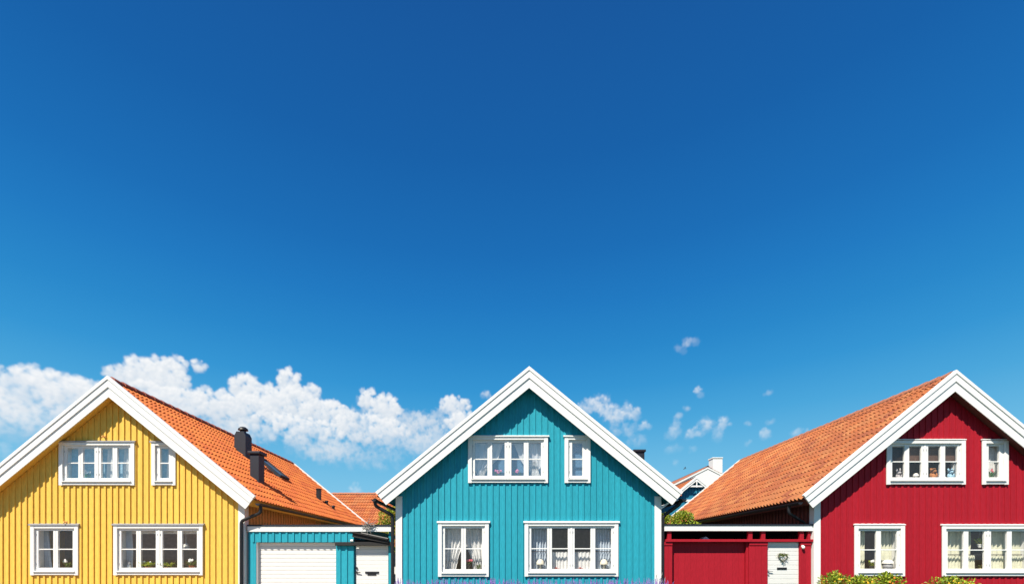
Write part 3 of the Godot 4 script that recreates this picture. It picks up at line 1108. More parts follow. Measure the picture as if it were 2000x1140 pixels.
func build_houses() -> void:
	var oranges := ["orange0", "orange1", "orange2", "orange3", "orange4", "orange0", "orange3", "orange5"]
	var clays := ["clay0", "clay1", "clay2", "clay3", "clay4", "clay5", "clay6", "clay7", "clay0", "clay2"]
	# yellow house
	var xc := -11.64
	var list := [[rect(-13.39, -11.09, 3.834, 5.186, xc), 4], [rect(-10.578, -9.838, 3.834, 5.178, xc), 1], [rect(-14.253, -12.798, 1.108, 2.666, xc), 2], [rect(-11.73, -9.014, 1.108, 2.666, xc), 4]]
	var h := house("yellow_house", "bright yellow board-clad gabled house with black roof ducts, at the left end of the row", "yellow", xc, 7.01, 4.36, 3.89, list, "metal", {1.0: 300}, oranges, M.ridge_red, M.room_brown)
	for i in 4:
		window(h, list[i][0], list[i][1], M.mirror_pane if i < 2 else M.pane, "metal", M.white)
	pipe(h, [Vector3(4.43, 3.22, 0.16), Vector3(4.43, 3.0, 0.16), Vector3(3.83, 2.75, 0.135), Vector3(3.83, 0.05, 0.135)], 0.048, M.black)
	roof_fittings(h, xc)
	for k: Vector2 in [Vector2(-12.02, 5.32), Vector2(-13.18, 2.73)]:      # small lamp hooks above two windows
		var hk := Shape.new()
		hk.tube([Vector3(k.x - xc, k.y, 0.04), Vector3(k.x - xc, k.y, 0.12), Vector3(k.x - xc, k.y - 0.04, 0.14)], 0.018, 8)
		hk.board(Vector3(k.x - xc - 0.04, k.y - 0.03, 0.02), Vector3(k.x - xc + 0.04, k.y + 0.03, 0.06), 0.005)
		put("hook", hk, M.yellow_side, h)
	# teal house
	xc = 0.875
	list = [[rect(-0.961, 1.467, 3.906, 5.35, xc), 4], [rect(1.970, 2.758, 3.906, 5.35, xc), 1], [rect(-1.873, -0.328, 1.0625, 2.74, xc), 2], [rect(0.755, 3.605, 1.07, 2.74, xc), 4]]
	h = house("teal_house", "turquoise teal board-clad gabled house with lace curtains, in the middle of the row", "teal", xc, 7.284, 4.55, 4.04, list, "white", {}, oranges, M.ridge_red, M.room_grey)
	for i in 4:
		window(h, list[i][0], list[i][1], M.mirror_pane if i < 2 else M.pane, "white", M.white)
	pipe(h, [Vector3(-4.62, 3.42, 0.22), Vector3(-4.62, 3.2, 0.22), Vector3(-4.13, 2.93, 0.06), Vector3(-4.13, 0.05, 0.06)], 0.052, M.black)
	pipe(h, [Vector3(4.60, 3.42, 0.1), Vector3(4.60, 3.28, 0.1), Vector3(4.12, 2.9, -0.06), Vector3(4.12, 0.05, -0.06)], 0.055, M.black)
	var s := Shape.new()
	s.bar(Vector3(4.03, 3.14, 0.05), Vector3(4.40, 3.42, 0.05), 0.05, 0.075, Vector3(0, 0, 1))
	put("eave_bracket", s, M.white, h)
	var ch := node("chimney", h, Vector3(3.73, 0, -1.3))
	s = Shape.new()
	s.box(Vector3(-0.16, 3.6, -0.2), Vector3(0.16, 5.13, 0.2))
	put("duct", s, M.sheet, ch)
	s = Shape.new()
	s.board(Vector3(-0.2, 5.1305, -0.24), Vector3(0.2, 5.20, 0.24), 0.01)
	put("cap", s, M.sheet, ch)
	# red house
	xc = 13.556
	list = [[rect(11.747, 14.148, 3.858, 5.24, xc), 4], [rect(14.653, 15.45, 3.858, 5.24, xc), 1], [rect(10.775, 12.305, 1.077, 2.66, xc), 2], [rect(13.4375, 16.29, 1.077, 2.65, xc), 4]]
	h = house("red_house", "deep red board-clad gabled house with weathered roof tiles, right end of the row", "red", xc, 7.178, 4.53, 4.0, list, "small", {-1.0: 300}, clays, M.ridge_pale, M.room_pink)
	for i in 4:
		window(h, list[i][0], list[i][1], M.pane, "small", M.white)
	pipe(h, [Vector3(-4.61, 3.28, -0.2), Vector3(-4.61, 3.02, -0.2), Vector3(-4.07, 2.72, -0.26), Vector3(-4.07, 0.05, -0.26)], 0.045, M.black)


func roof_fittings(h: Node3D, xc: float) -> void:
	# tall round-topped flue housing and the lower square duct on the slope
	var c := node("chimney", h, Vector3(-10.18 - xc, 0, -4.2))
	var s := Shape.new()
	s.box(Vector3(-0.22, 4.6, -0.23), Vector3(0.22, 6.44, 0.23))
	for k: Array in [[Vector2(-0.22, 6.44), Vector2(0.22, 6.44), Vector2(0.14, 6.6), Vector2(-0.14, 6.6)]]:
		s.prism(PackedVector2Array(k), -0.23, 0.23)
	put("flue_housing", s, M.sheet, c)
	s = Shape.new()
	s.lathe([Vector2(0.11, 6.6), Vector2(0.11, 6.68), Vector2(0.19, 6.70), Vector2(0.17, 6.76), Vector2(0.10, 6.82), Vector2(0, 6.84)], Vector3.ZERO, 18)
	put("cowl", s, M.black, c)
	c = node("chimney", h, Vector3(-8.51 - xc, 0, -2.1))
	s = Shape.new()
	s.box(Vector3(-0.15, 3.6, -0.19), Vector3(0.15, 5.24, 0.19))
	put("duct", s, M.sheet, c)
	s = Shape.new()
	s.board(Vector3(-0.22, 5.2405, -0.24), Vector3(0.22, 5.34, 0.24), 0.02)
	put("cap", s, M.sheet, c)
	# roof window
	var a := atan(SLOPE)
	var up := Vector3(-cos(a), sin(a), 0)
	var off := Vector3(sin(a), cos(a), 0)
	var mid := Vector3(-9.80 - xc, 0, -5.75)
	mid.y = 7.01 - SLOPE * mid.x - 0.02
	var w := node("skylight", h)
	w.transform = Transform3D(Basis(-up, off, (-up).cross(off)), mid)
	s = Shape.new()
	s.box(Vector3(-0.68, -0.1, -0.42), Vector3(0.68, 0.09, -0.34))
	s.box(Vector3(-0.68, -0.1, 0.34), Vector3(0.68, 0.09, 0.42))
	s.box(Vector3(-0.68, -0.1, -0.3395), Vector3(-0.60, 0.09, 0.3395))
	s.box(Vector3(0.60, -0.1, -0.3395), Vector3(0.68, 0.09, 0.3395))
	put("frame", s, M.sheet, w)
	s = Shape.new()
	s.box(Vector3(-0.5995, -0.05, -0.3395), Vector3(0.5995, 0.05, 0.3395))
	var glass := StandardMaterial3D.new()
	glass.albedo_color = lin(0.10, 0.12, 0.15)
	glass.roughness = 0.06
	glass.metallic = 0.35
	put("pane", s, glass, w)
	# small vents
	c = node("roof_vent", h, Vector3(-8.58 - xc, 0, -7.75))
	s = Shape.new()
	s.box(Vector3(-0.08, 4.3, -0.1), Vector3(0.08, 4.88, 0.1))
	put("duct", s, M.black, c)
	s = Shape.new()
	s.board(Vector3(-0.1, 4.881, -0.12), Vector3(0.1, 4.93, 0.12), 0.01)
	put("cap", s, M.black, c)
	for p: Vector3 in [Vector3(-8.3 - xc, 4.24, -8.0), Vector3(-8.05 - xc, 4.03, -8.2)]:
		s = Shape.new()
		s.lathe([Vector2(0.07, -0.1), Vector2(0.07, 0.1), Vector2(0.1, 0.11), Vector2(0.06, 0.16), Vector2(0, 0.17)], p, 10)
		put("roof_vent", s, M.black, h)


func flat_top(y: float) -> Callable:
	return func(_x): return y


func build_garage() -> void:
	var g := thing("garage", "low teal flat-roofed garage with a white ribbed door, between the yellow and teal houses", "garage", Vector3(-5.5, 0, -14.03))
	var x0 := -2.20      # local: world -7.70
	var x1 := 1.03       # world -4.47
	var xe := 2.20       # world -3.30
	var s := Shape.new()
	# box behind the cladding
	s.box(Vector3(x0, 0, -0.12), Vector3(x0 + 0.24, 2.44, -0.031))
	s.box(Vector3(x0 + 0.24, 2.12, -0.12), Vector3(0.49, 2.44, -0.031))
	s.box(Vector3(0.49, 0, -0.12), Vector3(x1, 2.44, -0.031))
	s.box(Vector3(x1 - 0.09, 0, -5.4), Vector3(x1, 2.44, -0.1205))
	s.box(Vector3(x0, 0, -5.4), Vector3(x0 + 0.09, 2.44, -0.1205))
	s.box(Vector3(x0 + 0.09, 0, -5.4), Vector3(x1 - 0.09, 2.44, -5.3))
	put("wall", s, M.teal0, g)
	clad(g, x0 + 0.02, x1, 0.05, [Rect2(x0 + 0.24, -1, 0.49 - x0 - 0.24, 3.115)], [Rect2(x0 + 0.20, -1, 0.53 - x0 - 0.20, 3.115)], flat_top(2.438), "teal", -0.03, 0.203, 0.02)
	s = Shape.new()
	s.box(Vector3(x0, 2.44, -5.42), Vector3(x1 + 0.06, 2.6, -0.021))
	put("roof", s, M.bounce_gravel, g)  # unseen top kept pale to bounce light onto the yellow side wall
	s = Shape.new()
	s.board(Vector3(x0, 2.435, -0.02), Vector3(xe, 2.602, 0.035))
	put("fascia", s, M.white_flat, g)
	s = Shape.new()
	s.box(Vector3(x0, 2.6025, -0.06), Vector3(xe + 0.02, 2.65, 0.052))
	put("flashing", s, M.sheet, g)
	# up-and-over door of ribs
	var d := node("garage_door", g)
	s = Shape.new()
	s.box(Vector3(x0 + 0.26, 0, -0.20), Vector3(0.488, 2.118, -0.165))
	put("backing", s, M.off_white, d)
	var y := 2.112
	while y > 0.05:
		s = Shape.new()
		var b := maxf(y - 0.120, 0.01)
		s.board(Vector3(x0 + 0.262, b, -0.1645), Vector3(0.486, y, -0.135), 0.013)
		put("slat", s, M.door_white, d)
		y -= 0.1235
	s = Shape.new()
	s.box(Vector3(x0 + 0.2405, 0, -0.16), Vector3(x0 + 0.261, 2.119, -0.03))
	s.box(Vector3(x0 + 0.261, 2.1185, -0.141), Vector3(0.489, 2.14, -0.033))
	put("frame", s, M.white, d)
	# side entrance: dark beam, white door, post and a tarred lean-to canopy over it
	s = Shape.new()
	s.board(Vector3(0.49, 2.01, 0.023), Vector3(xe + 0.02, 2.12, 0.09), 0.008)
	put("beam", s, M.pitch, g)
	s = Shape.new()
	s.box(Vector3(2.09, 0, -0.14), Vector3(xe, 2.5, -0.05))
	s.box(Vector3(1.031, 2.03, -0.14), Vector3(2.09, 2.12, -0.05))
	put("door_frame", s, M.teal1, g)
	d = node("door", g)
	s = Shape.new()
	s.box(Vector3(1.06, 0.05, -0.19), Vector3(2.085, 2.03, -0.12))
	put("leaf", s, M.off_white, d)
	y = 2.025
	while y > 0.1:
		s = Shape.new()
		s.board(Vector3(1.075, maxf(y - 0.115, 0.06), -0.1195), Vector3(2.07, y, -0.095), 0.006)
		put("board", s, M.door_white, d)
		y -= 0.118
	s = Shape.new()
	for k: float in [1.33, 1.20]:
		s.tube([Vector3(1.10, k, -0.1), Vector3(1.10, k, -0.055)], 0.032, 10)
	s.tube([Vector3(1.10, 1.20, -0.055), Vector3(1.22, 1.185, -0.05)], 0.014, 8)
	put("handle", s, M.black, d)
	s = Shape.new()
	s.board(Vector3(1.36, 1.16, -0.094), Vector3(1.78, 1.22, -0.07), 0.006)
	s.board(Vector3(1.43, 1.10, -0.0945), Vector3(1.70, 1.159, -0.078), 0.006)
	put("letter_plate", s, M.black, d)
	var c := node("canopy", g)
	for i in 4:
		s = Shape.new()
		s.bar(Vector3(0.98, 2.425, 0.12 - i * 0.13), Vector3(2.1, 2.19 + i * 0.012, 0.12 - i * 0.13), 0.115, 0.03)
		put("board", s, M.pitch, c)
	s = Shape.new()
	s.bar(Vector3(1.04, 2.35, 0.10), Vector3(2.14, 2.16, 0.10), 0.05, 0.16)
	s.bar(Vector3(1.06, 2.30, -0.26), Vector3(2.14, 2.14, -0.26), 0.05, 0.10)
	put("rafter", s, M.pitch, c)
	s = Shape.new()
	s.bar(Vector3(1.3, 2.40, 0.14), Vector3(2.12, 2.225, 0.14), 0.02, 0.028)
	put("edge_strip", s, M.twig, c)
	s = Shape.new()
	s.box(Vector3(1.04, 2.12, -0.2), Vector3(2.14, 2.2, -0.12))
	put("beam", s, M.pitch, c)
	# passage wall behind the door, seen only over the beam
	s = Shape.new()
	s.tube([Vector3(0.97, 2.16, 0.09), Vector3(1.05, 2.16, 0.09)], 0.035, 10)
	put("spotlight", s, M.lamp_white, g)
	# dry grey vine caught over the fascia
	var o := Shape.new()
	for i in 26:
		var p := Vector3(rng.randf_range(-0.16, 0.16), rng.randf_range(-0.06, 0.12), 0.06 + rng.randf() * 0.05)
		var path := [p]
		var dir := Vector3(rng.randfn(), rng.randfn() * 0.6, rng.randfn() * 0.2).normalized()
		for k in 4:
			dir = (dir + Vector3(rng.randfn(), rng.randfn(), rng.randfn() * 0.3) * 0.5).normalized()
			p += dir * 0.06
			path.append(p)
		o.tube(path, 0.010, 5, 0.005)
	var v := put("dry_vine", o, M.twig)
	v.position = Vector3(-3.97, 2.56, -14.0)
	tag(v, "tangle of dry grey vine twigs caught on the white garage fascia", "vine")


func build_carport() -> void:
	var g := thing("carport", "red carport with white fascia, gate and white door, between teal and red houses", "carport", Vector3(7.3, 0, -14.03))
	var x0 := -2.27     # world 5.03
	var x1 := 2.26      # world 9.56
	var s := Shape.new()
	s.box(Vector3(x0, 2.46, -5.6), Vector3(x1 + 0.0, 2.62, -0.021))
	put("roof", s, M.pitch, g)
	s = Shape.new()
	s.board(Vector3(x0, 2.455, -0.02), Vector3(x1, 2.622, 0.035))
	put("fascia", s, M.white_flat, g)
	s = Shape.new()
	s.box(Vector3(x0 - 0.02, 2.6225, -0.06), Vector3(x1 + 0.005, 2.665, 0.052))
	put("flashing", s, M.sheet, g)
	s = Shape.new()
	s.board(Vector3(x0 + 0.03, 2.125, -0.14), Vector3(x1, 2.205, 0.055), 0.006)
	put("beam", s, M.red0, g)
	for k: Array in [[5.14, 5.26], [7.62, 7.745], [8.02, 8.14], [9.195, 9.32], [9.44, 9.525]]:
		s = Shape.new()
		s.board(Vector3(k[0] - 7.3, 2.2055, -0.12), Vector3(k[1] - 7.3, 2.4545, -0.02), 0.005)
		put("post", s, M.red1, g)
	# boarded piers: an upper short board over taller ones
	for k: Array in [[5.03, 5.28, 2], [7.63, 8.195, 3], [9.19, 9.525, 2]]:
		var w: float = (k[1] - k[0]) / k[2]
		s = Shape.new()
		s.box(Vector3(k[0] - 7.3, 0, -0.13), Vector3(k[1] - 7.3, 2.124, -0.0205))
		put("pier", s, M.red2, g)
		s = Shape.new()
		s.board(Vector3(k[0] - 7.3, 2.02, -0.02), Vector3(k[1] - 7.3, 2.1245, 0.022), 0.005)
		put("plank", s, M.red1, g)
		for i in int(k[2]):
			s = Shape.new()
			s.board(Vector3(k[0] + w * i + 0.002 - 7.3, 0.05, -0.02), Vector3(k[0] + w * (i + 1) - 0.002 - 7.3, 2.0, 0.004), 0.004)
			put("plank", s, M["red%d" % (rng.randi() % 5)], g)
	# gate
	var d := node("garage_door", g)
	for i in 12:
		s = Shape.new()
		var a := -1.96 + i * 0.186
		s.board(Vector3(a + 0.001, 0.03, -0.19), Vector3(a + 0.185, 2.124, -0.155), 0.002)
		put("plank", s, M["red%d" % [0, 2, 0, 0][i % 4]], d)
	s = Shape.new()
	s.board(Vector3(0.275, 0.03, -0.154), Vector3(0.325, 2.124, -0.05), 0.006)
	put("frame", s, M.red2, d)
	s = Shape.new()
	s.box(Vector3(-2.018, 0.03, -0.2), Vector3(-1.96, 2.124, -0.135))
	put("frame", s, M.red4, d)
	# white door
	d = node("door", g)
	s = Shape.new()
	s.box(Vector3(0.897, 0.05, -0.15), Vector3(1.888, 2.124, -0.09))
	put("leaf", s, M.off_white, d)
	var y := 2.12
	while y > 0.1:
		s = Shape.new()
		s.board(Vector3(0.90, maxf(y - 0.138, 0.06), -0.0895), Vector3(1.886, y, -0.062), 0.009)
		put("board", s, M.door_white, d)
		y -= 0.142
	s = Shape.new()
	s.board(Vector3(1.215, 1.28, -0.0615), Vector3(1.515, 1.345, -0.045), 0.005)
	put("letter_plate", s, M.black, d)
	s = Shape.new()
	s.tube([Vector3(0.94, 1.24, -0.06), Vector3(0.94, 1.24, -0.02)], 0.026, 10)
	s.tube([Vector3(0.94, 1.24, -0.02), Vector3(1.06, 1.23, -0.015)], 0.012, 8)
	s.tube([Vector3(0.95, 1.12, -0.06), Vector3(0.95, 1.12, -0.035)], 0.022, 10)
	put("handle", s, M.grey_metal, d)
	# inside: back wall
	s = Shape.new()
	s.box(Vector3(x0 + 0.05, 0, -5.6), Vector3(x1 - 0.1, 2.459, -5.5))
	put("back_wall", s, M.red4, g)
	# wall lamp
	var o := thing("wall_lamp", "small round white lamp on the red post beside the white door", "lamp", Vector3(9.245, 1.99, -14.0))
	s = Shape.new()
	s.box(Vector3(-0.03, -0.02, -0.05), Vector3(0.03, 0.04, 0.0))
	put("bracket", s, M.off_white, o)
	s = Shape.new()
	s.ball(Vector3(0, -0.03, 0.035), Vector3(0.045, 0.055, 0.045), 12, 8)
	put("globe", s, M.lamp_white, o)
	# boxes stored on the beam, showing over it
	o = thing("storage_box", "pale blue-grey peaked bundle stored inside the carport above the red gate", "box", Vector3(6.45, 2.21, -14.35))
	s = Shape.new()
	s.prism(PackedVector2Array([Vector2(-0.13, -0.25), Vector2(0.13, -0.25), Vector2(0.13, 0.0), Vector2(0.02, 0.09), Vector2(-0.02, 0.09), Vector2(-0.13, 0.0)]), -0.3, 0.0)
	put("cover", s, M.curtain_blue, o)
	s = Shape.new()
	s.box(Vector3(-0.15, -0.30, -0.32), Vector3(0.15, -0.251, 0.02))
	put("base", s, M.off_white, o)
	# heart wreath on the door
	o = thing("wreath", "heart-shaped wreath of olive and grey leaves on the white carport door", "wreath", Vector3(8.68, 1.66, -14.07))
	var path := []
	for i in 28:
		var t := TAU * i / 28
		path.append(Vector3(16 * pow(sin(t), 3), 13 * cos(t) - 5 * cos(2 * t) - 2 * cos(3 * t) - cos(4 * t), 0) * 0.0085)
	s = Shape.new()
	s.tube(path, 0.018, 7, -1.0, true)
	put("ring", s, M.twig, o)
	var lf := [Shape.new(), Shape.new(), Shape.new()]
	for i in 110:
		var t := rng.randf() * TAU
		var p := Vector3(16 * pow(sin(t), 3), 13 * cos(t) - 5 * cos(2 * t) - 2 * cos(3 * t) - cos(4 * t), 0) * 0.0085
		var a := Vector3(rng.randfn(), rng.randfn(), absf(rng.randfn()) * 0.6)
		(lf[0 if p.y > 0.03 else 1 + (i % 2)] as Shape).leaf(p + a * 0.012 + Vector3(0, 0, 0.02), a, Vector3(rng.randfn(), rng.randfn(), 0.2), 0.04, 0.022)
	put("leaves", lf[0], M.leaf_olive, o)
	put("leaves", lf[1], M.twig, o)
	put("leaves", lf[2], M.leaf_dark, o)


# a gabled house farther off, its gable towards the street
func far_gable(called: String, label: String, at: Vector3, peak: float, run: float, slope: float, long: float, wall: Material, trim: float, kinds: Array, ridge: Material) -> Node3D:
	var h := thing(called, label, "house", at)
	var hw := run - 0.45
	var s := Shape.new()
	var e := peak - 0.3
	s.prism(PackedVector2Array([Vector2(-hw, 0), Vector2(hw, 0), Vector2(hw, e - slope * hw), Vector2(0, e), Vector2(-hw, e - slope * hw)]), -long, 0)
	put("wall", s, wall, h)
	var a := atan(slope)
	var ny := cos(a)
	var nx := sin(a)
	for side: float in [-1.0, 1.0]:
		var strip := func(t0: float, t1: float):
			var poly := PackedVector2Array()
			for p: Vector2 in [Vector2(0, -t1 / ny), Vector2(run - nx * t1, -slope * run - ny * t1), Vector2(run - nx * t0, -slope * run - ny * t0), Vector2(0, -t0 / ny)]:
				poly.append(Vector2(p.x * side, p.y + peak))
			if side < 0:
				poly.reverse()
			return poly
		s = Shape.new()
		s.prism(strip.call(0.10, 0.25), -long - 0.3, 0.3 if trim > 0 else 0.05)
		var slab := put("roof", s, wall, h)
		if trim > 0:
			s = Shape.new()
			s.prism(strip.call(-0.02, trim * 0.5), 0.301, 0.36)
			put("bargeboard", s, M.white, h)
			s = Shape.new()
			s.prism(strip.call(trim * 0.5 + 0.001, trim), 0.301, 0.335)
			put("bargeboard", s, M.white, h)
		var up := Vector3(-side * ny, nx, 0)
		var off := Vector3(side * nx, ny, 0)
		lay_tiles(slab, Vector3(side * run, peak - slope * run, 0) - off * 0.1 + Vector3(0, 0, 0.28 if trim > 0 else 0.05), up, off, run / ny - 0.05, long + 0.5, 0, kinds)
		if side > 0:
			ridge_caps(slab, peak - 0.12, 0.25 if trim > 0 else 0.05, -long - 0.2, ridge, false, 0.15)
	return h


func build_far_houses() -> void:
	var clays := ["clay0", "clay1", "clay2", "clay3", "clay4", "clay5"]
	# house with its ridge along the street, behind the garage
	var h := thing("orange_roofed_house", "orange pantile roof of a house behind the teal garage, ridge parallel to the street", "house", Vector3(-6.6, 0, -32))
	var peak := 6.22
	var s := Shape.new()
	s.prism(PackedVector2Array([Vector2(-4.2, 0), Vector2(4.2, 0), Vector2(4.2, peak - 0.3 - 0.78 * 4.2), Vector2(0, peak - 0.3), Vector2(-4.2, peak - 0.3 - 0.78 * 4.2)]), -6.5, 6.5)
	var rot := Shape.new()
	for i in s.v.size():
		rot.vert(Vector3(s.v[i].z, s.v[i].y, -s.v[i].x), Vector3(s.n[i].z, s.n[i].y, -s.n[i].x))
	put("wall", rot, M.far_white, h)
	var a := atan(0.78)
	var roof := node("roof", h)
	var dim := Vector3(0, sin(a), -cos(a))
	var off := Vector3(0, cos(a), sin(a))
	var mm := MultiMesh.new()
	mm.transform_format = MultiMesh.TRANSFORM_3D
	mm.use_colors = true
	mm.mesh = tile_mesh(0.05, M.clay_tint)
	var spots := []
	for r in 17:
		for c in 38:
			var p := Vector3(-6.6 + 0.36 * (c + 0.5), peak - 0.1, 0) - dim * (0.36 * r + 0.02)
			spots.append(Transform3D(Basis(-dim, off, (-dim).cross(off)).rotated(off, rng.randfn(0, 0.008)), p + off * rng.randf_range(-0.004, 0.004)))
	mm.instance_count = spots.size()
	for i in spots.size():
		mm.set_instance_transform(i, spots[i])
		mm.set_instance_color(i, M[clays[rng.randi() % 6]].albedo_color.srgb_to_linear() * 1.1)
	var far := MultiMeshInstance3D.new()
	far.multimesh = mm
	far.name = "roof_tiles"
	far.set_meta("kind", "stuff")
	roof.add_child(far, true)
	s = Shape.new()
	for q: float in [-1.0, 1.0]:
		s.bar(Vector3(0, peak - 0.19, 0), Vector3(0, peak - 0.19 - 0.78 * 4.6, q * 4.6), 13.2, 0.08, Vector3(0, 1, 0))
	put("roof_deck", s, M.ridge_red, roof)
	ridge_caps(roof, peak - 0.12, 6.6, -6.4, M.ridge_pale, true, 0.15)
	# blue gabled house
	h = far_gable("blue_gabled_house", "distant deep blue gable with white bargeboards, seen between the teal and red roofs", Vector3(13.6, 0, -32), 7.30, 4.2, 0.80, 9.0, M.far_blue, 0.24, clays, M.far_ridge)
	s = Shape.new()
	s.prism(PackedVector2Array([Vector2(-0.45, peak + 0.35), Vector2(0.45, peak + 0.35), Vector2(0.32, peak + 0.46), Vector2(-0.32, peak + 0.46)]), 0.305, 0.35)
	s.bar(Vector3(0, 6.55, 0.33), Vector3(0, 7.0, 0.33), 0.07, 0.05, Vector3(0, 0, 1))
	put("gable_ornament", s, M.white, h)
	window(h, Rect2(-0.95, 3.7, 1.9, 1.5), 2, M.pane, "white", M.white)
	s = Shape.new()
	s.board(Vector3(-1.75, 5.60, 0.0), Vector3(1.75, 5.74, 0.06), 0.01)
	put("string_board", s, M.white, h)
	s = Shape.new()
	var x := -3.6
	while x < 3.65:
		s.box(Vector3(x, 0.3, 0.001), Vector3(x + 0.06, 6.9 - 0.8 * absf(x) - 0.12, 0.03))
		x += 0.2
	var b := put("battens", s, M.far_blue, h)
	b.set_meta("kind", "stuff")
	# white house
	h = far_gable("white_house", "distant white rendered gable with a square white chimney and weathered tile roof", Vector3(20.4, 0, -45), 10.72, 5.0, 0.50, 9.6, M.far_white, 0.0, ["old0", "old1", "old2"], M.far_ridge)
	var c := node("chimney", h, Vector3(1.05, 0, -0.6))
	s = Shape.new()
	s.box(Vector3(-0.47, 9.0, -0.45), Vector3(0.47, 11.5, 0.45))
	put("stack", s, M.far_white, c)
	s = Shape.new()
	s.board(Vector3(-0.52, 11.501, -0.5), Vector3(0.52, 11.60, 0.5), 0.02)
	put("cap", s, M.far_white, c)
	# bird
	var o := thing("bird", "tiny dark bird flying above the distant white house", "bird", Vector3(12.1, 7.5, -30))
	o.scale = Vector3(0.5, 0.5, 0.5)
	s = Shape.new()
	s.tube([Vector3(-0.16, -0.04, 0), Vector3(-0.06, 0, 0), Vector3(0.06, 0.02, 0), Vector3(0.17, 0.05, 0), Vector3(0.21, 0.055, 0)], 0.045, 8, 0.012)
	put("body", s, M.bird, o)
	s = Shape.new()
	for q: float in [-1.0, 1.0]:
		s.leaf(Vector3(0.02, 0.01, 0), Vector3(0.05, 0.7, q * 0.6), Vector3(1, 0, 0), 0.32, 0.12)
	put("wings", s, M.bird, o)


func build_plants() -> void:
	# garden trees behind the garage and the carport
	var o := thing("garden_tree", "yellow-green leafy tree behind the teal garage, beside the teal house", "tree", Vector3(-5.85, 0, -23.6))
	var lumps := [[Vector3(0.1, 3.75, 0), Vector3(0.5, 0.45, 0.5)], [Vector3(0.35, 3.2, 0.1), Vector3(0.6, 0.5, 0.5)], [Vector3(-0.25, 2.95, 0.2), Vector3(0.55, 0.5, 0.5)], [Vector3(0.3, 2.5, 0.2), Vector3(0.8, 0.5, 0.6)], [Vector3(0.5, 3.95, -0.1), Vector3(0.35, 0.4, 0.35)]]
	crown(lumps, 620, 0.11, M.leaf, M.leaf_light, o)
	limbs(Vector3(0.1, 0, 0), lumps, 0.07, o, M.bark)
	o = thing("garden_tree", "yellow-green bushy tree behind the carport's white fascia, under the red house's eave", "tree", Vector3(8.0, 0, -20.6))
	lumps = [[Vector3(-0.5, 3.05, 0), Vector3(0.55, 0.55, 0.5)], [Vector3(0.1, 3.2, 0.1), Vector3(0.55, 0.5, 0.5)], [Vector3(-0.15, 2.6, 0.3), Vector3(0.8, 0.5, 0.5)], [Vector3(0.6, 2.85, 0.1), Vector3(0.45, 0.42, 0.4)], [Vector3(0.3, 3.45, -0.1), Vector3(0.4, 0.32, 0.4)], [Vector3(-0.75, 3.3, 0), Vector3(0.3, 0.35, 0.3)]]
	crown(lumps, 620, 0.11, M.leaf, M.leaf_light, o)
	limbs(Vector3(0, 0, 0), lumps, 0.07, o, M.bark)
	# bushes with yellow and orange flowers before the red house
	var beds := [[9.62, "leafy bush with small yellow flowers at the red house's corner, left of the two-pane window", 1.25, M.petal_yellow, 0.33], [10.35, "low green bush under the red house's two-pane window", 1.16, M.petal_yellow, 0.36], [11.1, "bush with orange and yellow blooms right below the two-pane window's right end", 1.24, M.petal_orange, 0.30], [12.95, "low leafy bush under the left end of the red house's wide ground-floor window", 1.13, M.petal_yellow, 0.58]]
	for k: Array in beds:
		var high: float = k[2] - 0.03
		var r: float = k[4]
		o = thing("flowering_bush", k[1], "bush", Vector3(k[0], 0, -13.15), "flowering bushes along the red wall")
		lumps = [[Vector3(-r * 0.5, high - 0.30, 0), Vector3(r * 0.7, 0.26, 0.3)], [Vector3(r * 0.5, high - 0.33, 0.05), Vector3(r * 0.7, 0.28, 0.3)], [Vector3(0, high - 0.62, 0.05), Vector3(r, 0.35, 0.35)], [Vector3(0.03, high - 0.2, -0.05), Vector3(r * 0.45, 0.2, 0.2)]]
		crown(lumps, 300, 0.085, M.leaf, M.leaf_light, o, 2, k[3], "foliage")
		limbs(Vector3(0, 0, 0), lumps, 0.02, o, M.bark, "stems")
	# lavender along the teal wall
	var variants := []
	for vi in 3:
		var st := Shape.new()
		var fl := Shape.new()
		var fv := Shape.new()
		for i in 44:
			var at := Vector3(rng.randf_range(-0.3, 0.3), 0, rng.randf_range(-0.22, 0.22))
			var lean := Vector3(at.x * 0.35 + rng.randfn() * 0.04, 0, at.z * 0.3 + rng.randfn() * 0.04)
			var high := rng.randf_range(0.72, 1.03) - (0.0 if i % 5 else -0.03)
			var tip := at + lean + Vector3(0, high, 0)
			st.tube([at, at.lerp(tip, 0.5) + lean * -0.2, tip], 0.005, 4, 0.003)
			for k in 3:
				st.leaf(at.lerp(tip, rng.randf_range(0.2, 0.7)), Vector3(rng.randfn(), 0.8, rng.randfn()), Vector3(1, 0, 0.3), 0.09, 0.014)
			var f: Shape = fl if rng.randf() < 0.55 else fv
			for k in 6:
				var p := at.lerp(tip, 0.86 + 0.026 * k)
				f.ball(p + Vector3(rng.randfn(), 0, rng.randfn()) * 0.005, Vector3(0.016, 0.013, 0.016) * (1.1 - 0.1 * k), 6, 4)
		variants.append([st.mesh(M.leaf_olive), fl.mesh(M.petal_purple), fv.mesh(M.petal_violet)])
	for i in 15:
		o = thing("lavender_clump", "clump of purple lavender spikes, %s along the teal wall" % ["leftmost", "second from the left", "third from the left", "fourth from the left", "fifth from the left", "sixth from the left", "seventh from the left", "in the middle of the row", "seventh from the right", "sixth from the right", "fifth from the right", "fourth from the right", "third from the right", "second from the right", "rightmost"][i], "lavender", Vector3(-2.72 + i * 0.515 + rng.randfn() * 0.04, 0.0, -13.1 + rng.randfn() * 0.05), "lavender clumps along the teal wall")
		o.rotation.y = rng.randf() * TAU
		o.scale = Vector3(1, rng.randf_range(0.985, 1.05), 1)
		var mesh: Array = variants[i % 3]
		hang("stems", mesh[0], o)
		hang("flower_spikes", mesh[1], o)
		hang("flower_spikes", mesh[2], o)
	var s := Shape.new()
